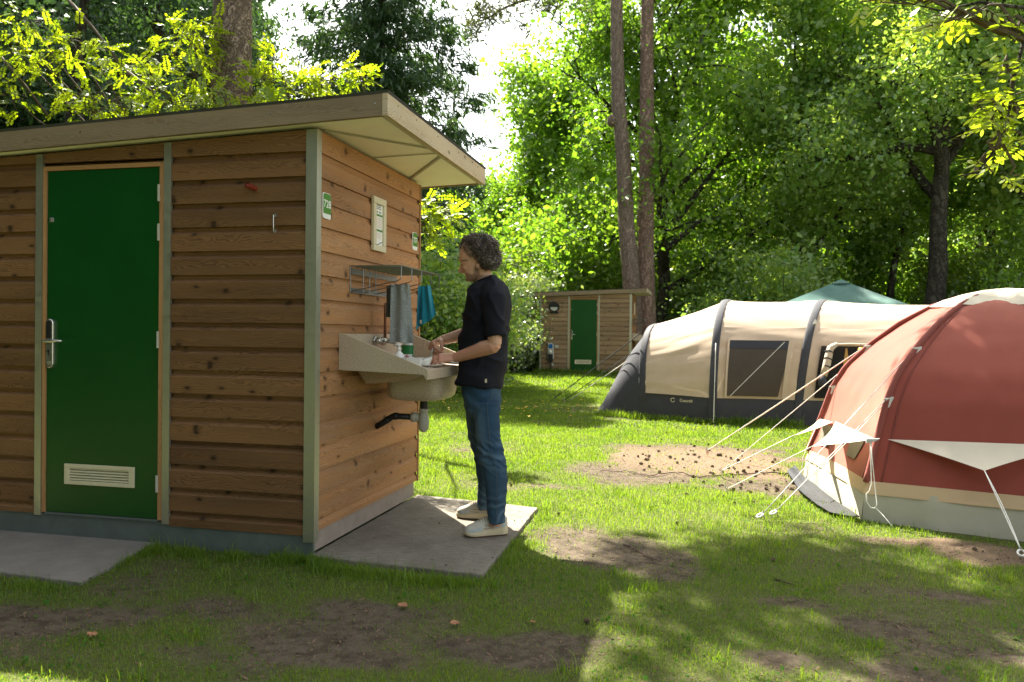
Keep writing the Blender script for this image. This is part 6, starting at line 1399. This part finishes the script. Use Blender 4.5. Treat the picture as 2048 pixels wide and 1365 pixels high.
def off_slab(x, y):
    a = (x > -.03) & (x < 1.015) & (y > -.10 + .06 * (1 - x)) & (y < 1.73 - .14 * x); b_ = (x > -3.2) & (x < -.905 - .19 * (y + .74)) & (y > -.70) & (y < .06); c_ = (x > -2.76) & (x < 0) & (y > .02) & (y < 1.75)
    h = hut.location; e = (x > h[0] - 2.76) & (x < h[0] + .01) & (y > h[1] + .02) & (y < h[1] + 1.72); return ~(a | b_ | c_ | e)
def tentfree(x, y):
    ang = np.arctan2(y - TC[1], x - TC[0]); rr = np.hypot(x - TC[0], y - TC[1]); ks = sorted(TB, key=lambda k: math.atan2(*(TB[k] - TC)[::-1])); A_ = np.array([math.atan2(*(TB[k] - TC)[::-1]) for k in ks]); R_ = np.array([np.linalg.norm(TB[k] - TC) for k in ks])
    lim = np.interp(ang, np.concatenate([A_[-1:] - 2 * math.pi, A_, A_[:1] + 2 * math.pi]), np.concatenate([R_[-1:], R_, R_[:1]])); a = rr < lim * .97
    b_ = (x > .7) & (x < 8) & (y > 8.15) & (y < 10.9); return ~(a | b_)
parts = []
for y0, y1, nn, hm, hM, wd in ((-2.3, .6, 430000, .008, .028, .0028), (.6, 3.2, 300000, .010, .034, .0032), (3.2, 7.0, 260000, .014, .04, .0048), (7.0, 14, 230000, .02, .06, .009), (14, 27, 160000, .03, .075, .016)):
    x = rng.uniform(-6, 9, nn) if y1 < 7.5 else rng.uniform(-9, 13, nn); y = rng.uniform(y0, y1, nn); g = grassiness(x, y)
    k = inview(x, y) & off_slab(x, y) & tentfree(x, y) & (rng.random(nn) < g ** 1.1 * .88 + .12); parts.append((x[k], y[k], hm, hM, wd))
out = []
for i, (x, y, hm, hM, wd) in enumerate(parts): out.append(blades(np.stack([x, y], 1), hm, hM, wd, rng, M['grass'], 'grass', .9 if i < 3 else .4))
def join_np(meshes, name, mat):
    Vs, Fs, Rs, o_ = [], [], [], 0
    for me in meshes:
        v = coords(me); f = np.empty(len(me.polygons) * 3, np.int32); me.loops.foreach_get('vertex_index', f); r = np.empty(len(me.polygons), np.float32); me.attributes['rnd'].data.foreach_get('value', r)
        Vs.append(v); Fs.append(f.reshape(-1, 3) + o_); Rs.append(r); o_ += len(v); bpy.data.meshes.remove(me)
    return np_mesh(name, np.concatenate(Vs), np.concatenate(Fs), np.concatenate(Rs), mat)
# longer tufts along the plinth, the slab edges and in patches
T_ = []
for (xa, ya, xb, yb, n, sp) in ((-1.05, -.06, -.02, -.07, 3200, .06), (-.02, -.03, .12, -.05, 700, .05), (.1, -.14, 1.02, -.20, 2600, .06), (1.08, .1, 1.05, 1.6, 1500, .07), (-.95, -.05, -1.0, -.65, 700, .03), (-2.0, -.73, -.95, -.80, 900, .05), (.0, 1.85, 1.0, 1.66, 1200, .06), (-.15, -.03, .05, -.08, 900, .04)):
    t_ = rng.random(n); T_.append(np.stack([xa + (xb - xa) * t_ + rng.normal(0, sp, n), ya + (yb - ya) * t_ - np.abs(rng.normal(0, sp, n)) * (1 if abs(yb - ya) < .3 else 0) + (rng.normal(0, sp, n) if abs(yb - ya) >= .3 else 0)], 1))
T_ = np.concatenate(T_); T_ = T_[off_slab(T_[:, 0], T_[:, 1])]; T_ = T_[(vnoise(T_[:, 0] * 7, T_[:, 1] * 7, 1) > .38)]; out.append(blades(T_, .018, .065, .0030, rng, M['grass'], 'grass', .9))
n = 900; c_ = np.stack([rng.uniform(-3, 6, n), rng.uniform(-2, 7, n)], 1); c_ = c_[(rng.random(n) < grassiness(c_[:, 0], c_[:, 1]) ** 2) & inview(c_[:, 0], c_[:, 1])]; q = np.repeat(c_, 26, 0) + rng.normal(0, .028, (len(c_) * 26, 2)); q = q[off_slab(q[:, 0], q[:, 1]) & tentfree(q[:, 0], q[:, 1])]; out.append(blades(q, .03, .085, .0036, rng, M['grass'], 'grass', .3))
e = np.concatenate([np.stack([rng.uniform(.5, 3.6, 2500), 8.05 + rng.normal(0, .08, 2500) + np.clip(2.3 - rng.uniform(.5, 2.3, 2500), 0, 2) * 0], 1)]); e[:, 1] = np.where(e[:, 0] < 2.3, 8.0 + (2.34 - e[:, 0]) * .49 - .08 + rng.normal(0, .06, len(e)), 7.93 + rng.normal(0, .06, len(e))); out.append(blades(e, .04, .15, .008, rng, M['grass'], 'grass', .5))
hx, hy = hut.location[0], hut.location[1]; e = np.stack([hx + rng.uniform(-2.9, .3, 2500), hy - .06 + rng.normal(0, .07, 2500)], 1); out.append(blades(e, .06, .2, .014, rng, M['grass'], 'grass', .5))
gme = join_np(out, 'grass', M['grass']); tag(link_mesh('grass', gme), kind='stuff')
n = 36000; x = rng.uniform(-4, 7, n); y = rng.uniform(-2.2, 7, n); k = inview(x, y) & off_slab(x, y) & tentfree(x, y) & (rng.random(n) < .35 + .4 * (1 - grassiness(x, y))); dme = blades(np.stack([x[k], y[k]], 1), .006, .026, .0024, rng, M['grass_dry'], 'dry_grass'); tag(link_mesh('dry_grass', dme), kind='stuff')
# fine litter on the bare soil: needles, crumbs, chips
n = 60000; x = rng.uniform(-4, 6.5, n); y = rng.uniform(-2.3, 6.5, n); k = inview(x, y) & tentfree(x, y) & (off_slab(x, y) | ((x > 0) & (y < 1.7) & (rng.random(n) < .35))) & (rng.random(n) < .15 + 1.2 * (1 - grassiness(x, y))); x, y = x[k], y[k]; z = np.where(off_slab(x, y), terrain(x, y) + .003, .003); P = np.stack([x, y, z], 1)
lme = leaves_mesh('litter', P, .001, .006, plain('litter_chips', (.16, .10, .06), .9, 0, .5, 300), rng, asp=3.2, up=3.0, flat=.5, curl=False); tag(link_mesh('litter', lme), kind='stuff')

n = 46000; x = rng.uniform(-4, 7, n); y = rng.uniform(-2.2, 8, n); k = inview(x, y) & off_slab(x, y) & tentfree(x, y) & (vnoise(x * 2.7 + 3, y * 2.7 + 8, 3) > .60) & (rng.random(n) < grassiness(x, y) * .9 + .05); P = np.stack([x[k], y[k], terrain(x[k], y[k]) + rng.uniform(.008, .022, k.sum())], 1)
cme = leaves_mesh('clover', P, .002, .013, leafmat('clover_leaves', (.04, .12, .02), (.10, .22, .035), .4, .0), rng, asp=1.1, up=2.2, flat=.6); tag(link_mesh('clover', cme), kind='stuff')
# ------------------------------------------------------------------ small things on the ground
M['cone'] = plain('pine_cone_scales', (.15, .105, .072), .85, 0, .4, 90)
mb = MB(); rr2 = random.Random(3)
for k in range(46):
    f = k / 45; a = k * 2.4; r_ = .017 * math.sin(math.pi * (.12 + .83 * f)) ** .7; zz = .003 + .042 * f; d = np.array([math.cos(a), math.sin(a), 0]); s_ = np.array([-math.sin(a), math.cos(a), 0]); c_ = d * r_ * .5 + np.array([0, 0, zz])
    mb.add([c_ - s_ * .004, c_ + s_ * .004, c_ + d * r_ * .75 + s_ * .005 + np.array([0, 0, .006]), c_ + d * r_ * .75 - s_ * .005 + np.array([0, 0, .006]), c_ + d * r_ * .7 + np.array([0, 0, .002])], [(0, 1, 2, 3), (0, 4, 1), (1, 4, 2), (2, 4, 3), (3, 4, 0)])
mb.tube([(0, 0, 0), (0, 0, .02), (0, 0, .044)], [.007, .010, .004], 8)
cone_me = mb.mesh('pine_cone', M['cone']); nC = 0; first = None
spots = [(1400, 915), (1350, 920), (1480, 930), (1540, 945), (1300, 905), (1440, 890), (1520, 965), (1590, 960), (1450, 960)]
while nC < 112:
    px, py = spots[rr2.randrange(len(spots))]; px += rr2.gauss(0, 55); py += rr2.gauss(0, 18); g = gnd(px, py)
    if not (1190 < px < 1700 and 865 < py < 1010) or not bool(tentfree(np.array([g[0]]), np.array([g[1]]))[0]): continue
    o = link_mesh('pine_cone', cone_me, None, (g[0], g[1], float(terrain(g[0], g[1])) + .011)); s_ = rr2.uniform(.4, .9); o.scale = (s_, s_, s_ * rr2.uniform(.8, 1.1)); o.rotation_euler = (math.radians(rr2.uniform(70, 110)), rr2.uniform(-.4, .4), rr2.uniform(0, 6.28)); nC += 1
    tag(o, 'brown pine cone lying on the sandy patch left of the red tent', 'pine cone', 'pine cones scattered on the sandy patch')
for i, (px, py, lb) in enumerate(((1118, 1062 - 39, 'pine cone on the grass just right of the far slab corner'), (1350, 1043, 'lone pine cone at the grassy rim of the bare soil patch'), (1545, 1117, 'pale pine cone in the grass below the two white pegs'), (1955, 1098, 'pine cone on the soil under the front of the red tent'), (1180, 1234, 'dark pine cone on the sunlit soil at the bottom middle'), (1022, 967, 'pine cone on the soil behind the heels of the man'), (1000, 962, 'small cone on the soil strip close behind the man'))):
    g = gnd(px, py); o = link_mesh('pine_cone', cone_me, None, (g[0], g[1], float(terrain(g[0], g[1])) + .012)); o.rotation_euler = (1.5, .2 * i, i * 1.3); o.scale = (.6, .6, .6); tag(o, lb, 'pine cone')
# sticks
M['stick'] = plain('dead_stick', (.085, .055, .038), .9, 0, .3, 40)
def stick(pts, r_, lb):
    mb = MB(); P = []; rg = np.random.default_rng(len(lb))
    Q = [gnd(*p) for p in pts]; b0 = Q[0]
    for a, b_ in zip(Q, Q[1:]):
        for f in np.linspace(0, 1, 6)[:-1]: p = a * (1 - f) + b_ * f; P.append(np.array([p[0] + rg.normal(0, r_ * .9), p[1] + rg.normal(0, r_ * .9), float(terrain(p[0], p[1])) + r_ * 1.4 + abs(rg.normal(0, r_ * .8))]) - b0)
    p = Q[-1]; P.append(np.array([p[0], p[1], float(terrain(p[0], p[1])) + r_]) - b0); mb.tube(P, [r_ * (1 - .5 * k / len(P)) for k in range(len(P))], 6)
    o = mb.build('stick', M['stick'], smooth=True); o.location = b0; tag(o, lb, 'stick')
stick([(1580, 946), (1520, 944), (1460, 946), (1400, 950), (1345, 942), (1300, 948), (1250, 938), (1200, 938)], .0065, 'long thin dead branch across the sandy patch left of the red tent')
stick([(1248, 1083), (1270, 1092), (1290, 1103), (1306, 1113)], .0042, 'thin curved twig on the bare soil in front of the slab'); stick([(1290, 1094), (1298, 1104), (1318, 1112)], .0025, 'very thin twig beside the curved twig on bare soil')
stick([(1550, 1150), (1565, 1155), (1590, 1162)], .005, 'short dark stick in the grass below the white pegs'); stick([(851, 1036), (865, 1037), (876, 1033)], .004, 'tiny twig on the concrete slab before the toes of the man')
stick([(1928, 1120), (1936, 1135), (1944, 1150)], .004, 'upright looking twig in sparse grass in front of the red tent')
# fallen leaves
M['dead_leaf'] = plain('dead_leaf', (.32, .15, .075), .8, 0, .25, 60)
def dead_leaf(px, py, s_, rz, lb):
    mb = MB(); G_ = []
    for i in range(7):
        u = i / 6; wd = math.sin(math.pi * min(1, .06 + u * .94)) ** .7 * .42; G_.append([(s_ * (u - .5), s_ * v * wd, s_ * (.12 * v * v + .10 * (u - .4) ** 2 + .06 * math.sin(u * 9 + v * 3))) for v in np.linspace(-1, 1, 7)])
    mb.grid(G_); mb.tube([(-s_ * .75, 0, .0), (-s_ * .5, 0, .01), (s_ * .4, 0, .012)], s_ * .012, 4); o = mb.build('dead_leaf', M['dead_leaf'], smooth=True); g = gnd(px, py); o.location = (g[0], g[1], float(terrain(g[0], g[1])) + .016); o.rotation_euler = (.15, .1, rz); tag(o, lb, 'leaf')
dead_leaf(806, 1206, .05, .2, 'brown curled dead leaf on the shaded grass left of the orange one'); dead_leaf(910, 1241, .045, .9, 'orange brown dead leaf on the shaded grass below the slab'); dead_leaf(1580, 1360, .05, .6, 'reddish dead leaf at the bottom picture edge')
dead_leaf(185, 1268, .05, 1.9, 'pale curled dead leaf on the worn soil at the lower left'); dead_leaf(1065, 1237, .03, 2.2, 'tiny brown leaf on the shaded grass right of the orange one')
# buttercups
t = NT('buttercup_yellow'); t.col((.75, .48, .01), .5); M['butter'] = t.m
mb = MB(); mb.tube([(0, 0, 0), (.01, 0, .09), (.0, .01, .15)], .0025, 4); stem_me = mb.mesh('stem', M['grass'])
mb = MB()
for k in range(5):
    a = k * 2 * math.pi / 5; d = np.array([math.cos(a), math.sin(a), 0]); s_ = np.array([-math.sin(a), math.cos(a), 0]); c_ = np.array([0, .01, .15]); mb.add([c_, c_ + d * .014 + s_ * .013 + [0, 0, .007], c_ + d * .026 + [0, 0, .012], c_ + d * .014 - s_ * .013 + [0, 0, .007]], [(0, 1, 2, 3)])
flw_me = mb.mesh('flower', M['butter'])
rr2 = random.Random(12)
for k in range(74):
    if k < 44: px, py = rr2.gauss(1080, 55), rr2.gauss(822, 10)
    else: px, py = rr2.gauss(885, 28), rr2.gauss(805, 10)
    g = gnd(px, py + 4); r = bpy.data.objects.new('buttercup', flw_me); COL.objects.link(r); r.location = (g[0], g[1], float(terrain(g[0], g[1]))); s_ = rr2.uniform(.7, 1.2); r.scale = (s_, s_, s_); r.rotation_euler = (0, 0, rr2.uniform(0, 6)); tag(r, 'yellow buttercup in the lawn between the man and the far cabin', 'flower', 'buttercups in the lawn')
    link_mesh('stem', stem_me, r)
# ------------------------------------------------------------------ fittings of the far cabin, weathered rails beside it
h = np.array(hut.location)
wl = empty('wall_lamp', h + [-2.30, -.01, 2.02], 'black bulkhead wall lamp at the upper left of the far cabin', 'lamp')
mb = MB(); mb.loft([[(.15 * math.cos(a), y, .15 * math.sin(a)) for a in np.linspace(0, 2 * math.pi, 25)[:-1]] for y in (.0, -.06)]); mb.build('housing', M['black'], wl)
mb = MB(); mb.loft([[(.11 * math.cos(a), y, .11 * math.sin(a) - .01) for a in np.linspace(math.pi, 2 * math.pi, 14)] for y in (-.061, -.10)]); mb.build('glass', plain('milky_glass', (.45, .45, .40), .3), wl)
mb = MB(); mb.loft([[(.155 * math.cos(a), y, .155 * math.sin(a)) for a in np.linspace(0, math.pi, 14)] for y in (-.061, -.12)]); mb.box(-.12, .12, -.06, -.0, -.20, -.14); mb.build('hood', M['black'], wl)
pb = empty('power_box', h + [-2.40, -.005, .68], 'grey electric hook-up box with blue socket low on the far cabin', 'electric box')
mb = MB(); mb.box(-.08, .10, -.10, 0, -.22, .26); mb.build('housing', M['pvc'], pb, bevel=.01); mb = MB(); mb.box(-.05, .07, -.125, -.101, .10, .22); mb.build('socket', plain('socket_blue', (.01, .10, .36), .4), pb, bevel=.008)
mb = MB(); mb.box(-.06, .08, -.14, -.10, -.32, -.08); mb.tube([(.0, -.12, -.32), (.02, -.11, -.5), (.05, -.08, -.66)], .015, 6); mb.build('plug', M['black'], pb); mb = MB(); mb.sphere((.0, -.11, .0), (.045, .03, .045)); mb.build('cover', M['white'], pb, smooth=True); mb = MB(); mb.box(.13, .24, -.06, .0, .10, .20); mb.build('junction', M['pvc'], pb, bevel=.01)
rk2 = copy_tree(rack); rk2.location = h + np.array([0, .8, 1.6]); rk2['label'] = 'small wire shelf on the side wall of the far cabin'
sk2 = copy_tree(sink); sk2.location = h + np.array([0, .9, .6]); sk2['label'] = 'beige sink on the far cabin, half hidden behind the beige tent'
for z0_, y_, num, lb in ((1.915, .125, '726', 'tiny green sign on the side wall of the far cabin'),):
    pass
nf2 = copy_tree(nf); nf2.location = h + np.array([0, .77, 1.8]); nf2['label'] = 'pale notice frame on the side wall of the far cabin'
M['rail'] = wood('weathered_rail', (.40, .38, .34), (.60, .58, .54), knots=False)
fb = base_at(1010, 27.5); fe = empty('rail_fence', fb, 'weathered pale rail fence half hidden by shrubs left of the far cabin', 'fence')
for x_ in (-1.6, 0, 1.6):
    mb = MB(); mb.box(x_ - .06, x_ + .06, .0, .12, 0, 1.5, .5, 'z'); mb.build('post', M['rail'], fe, bevel=.01)
for z_ in (.75, 1.25):
    mb = MB(); mb.box(-2.2, 2.2, -.05, -.003, z_, z_ + .16, .6, 'x'); mb.build('rail', M['rail'], fe, bevel=.01)
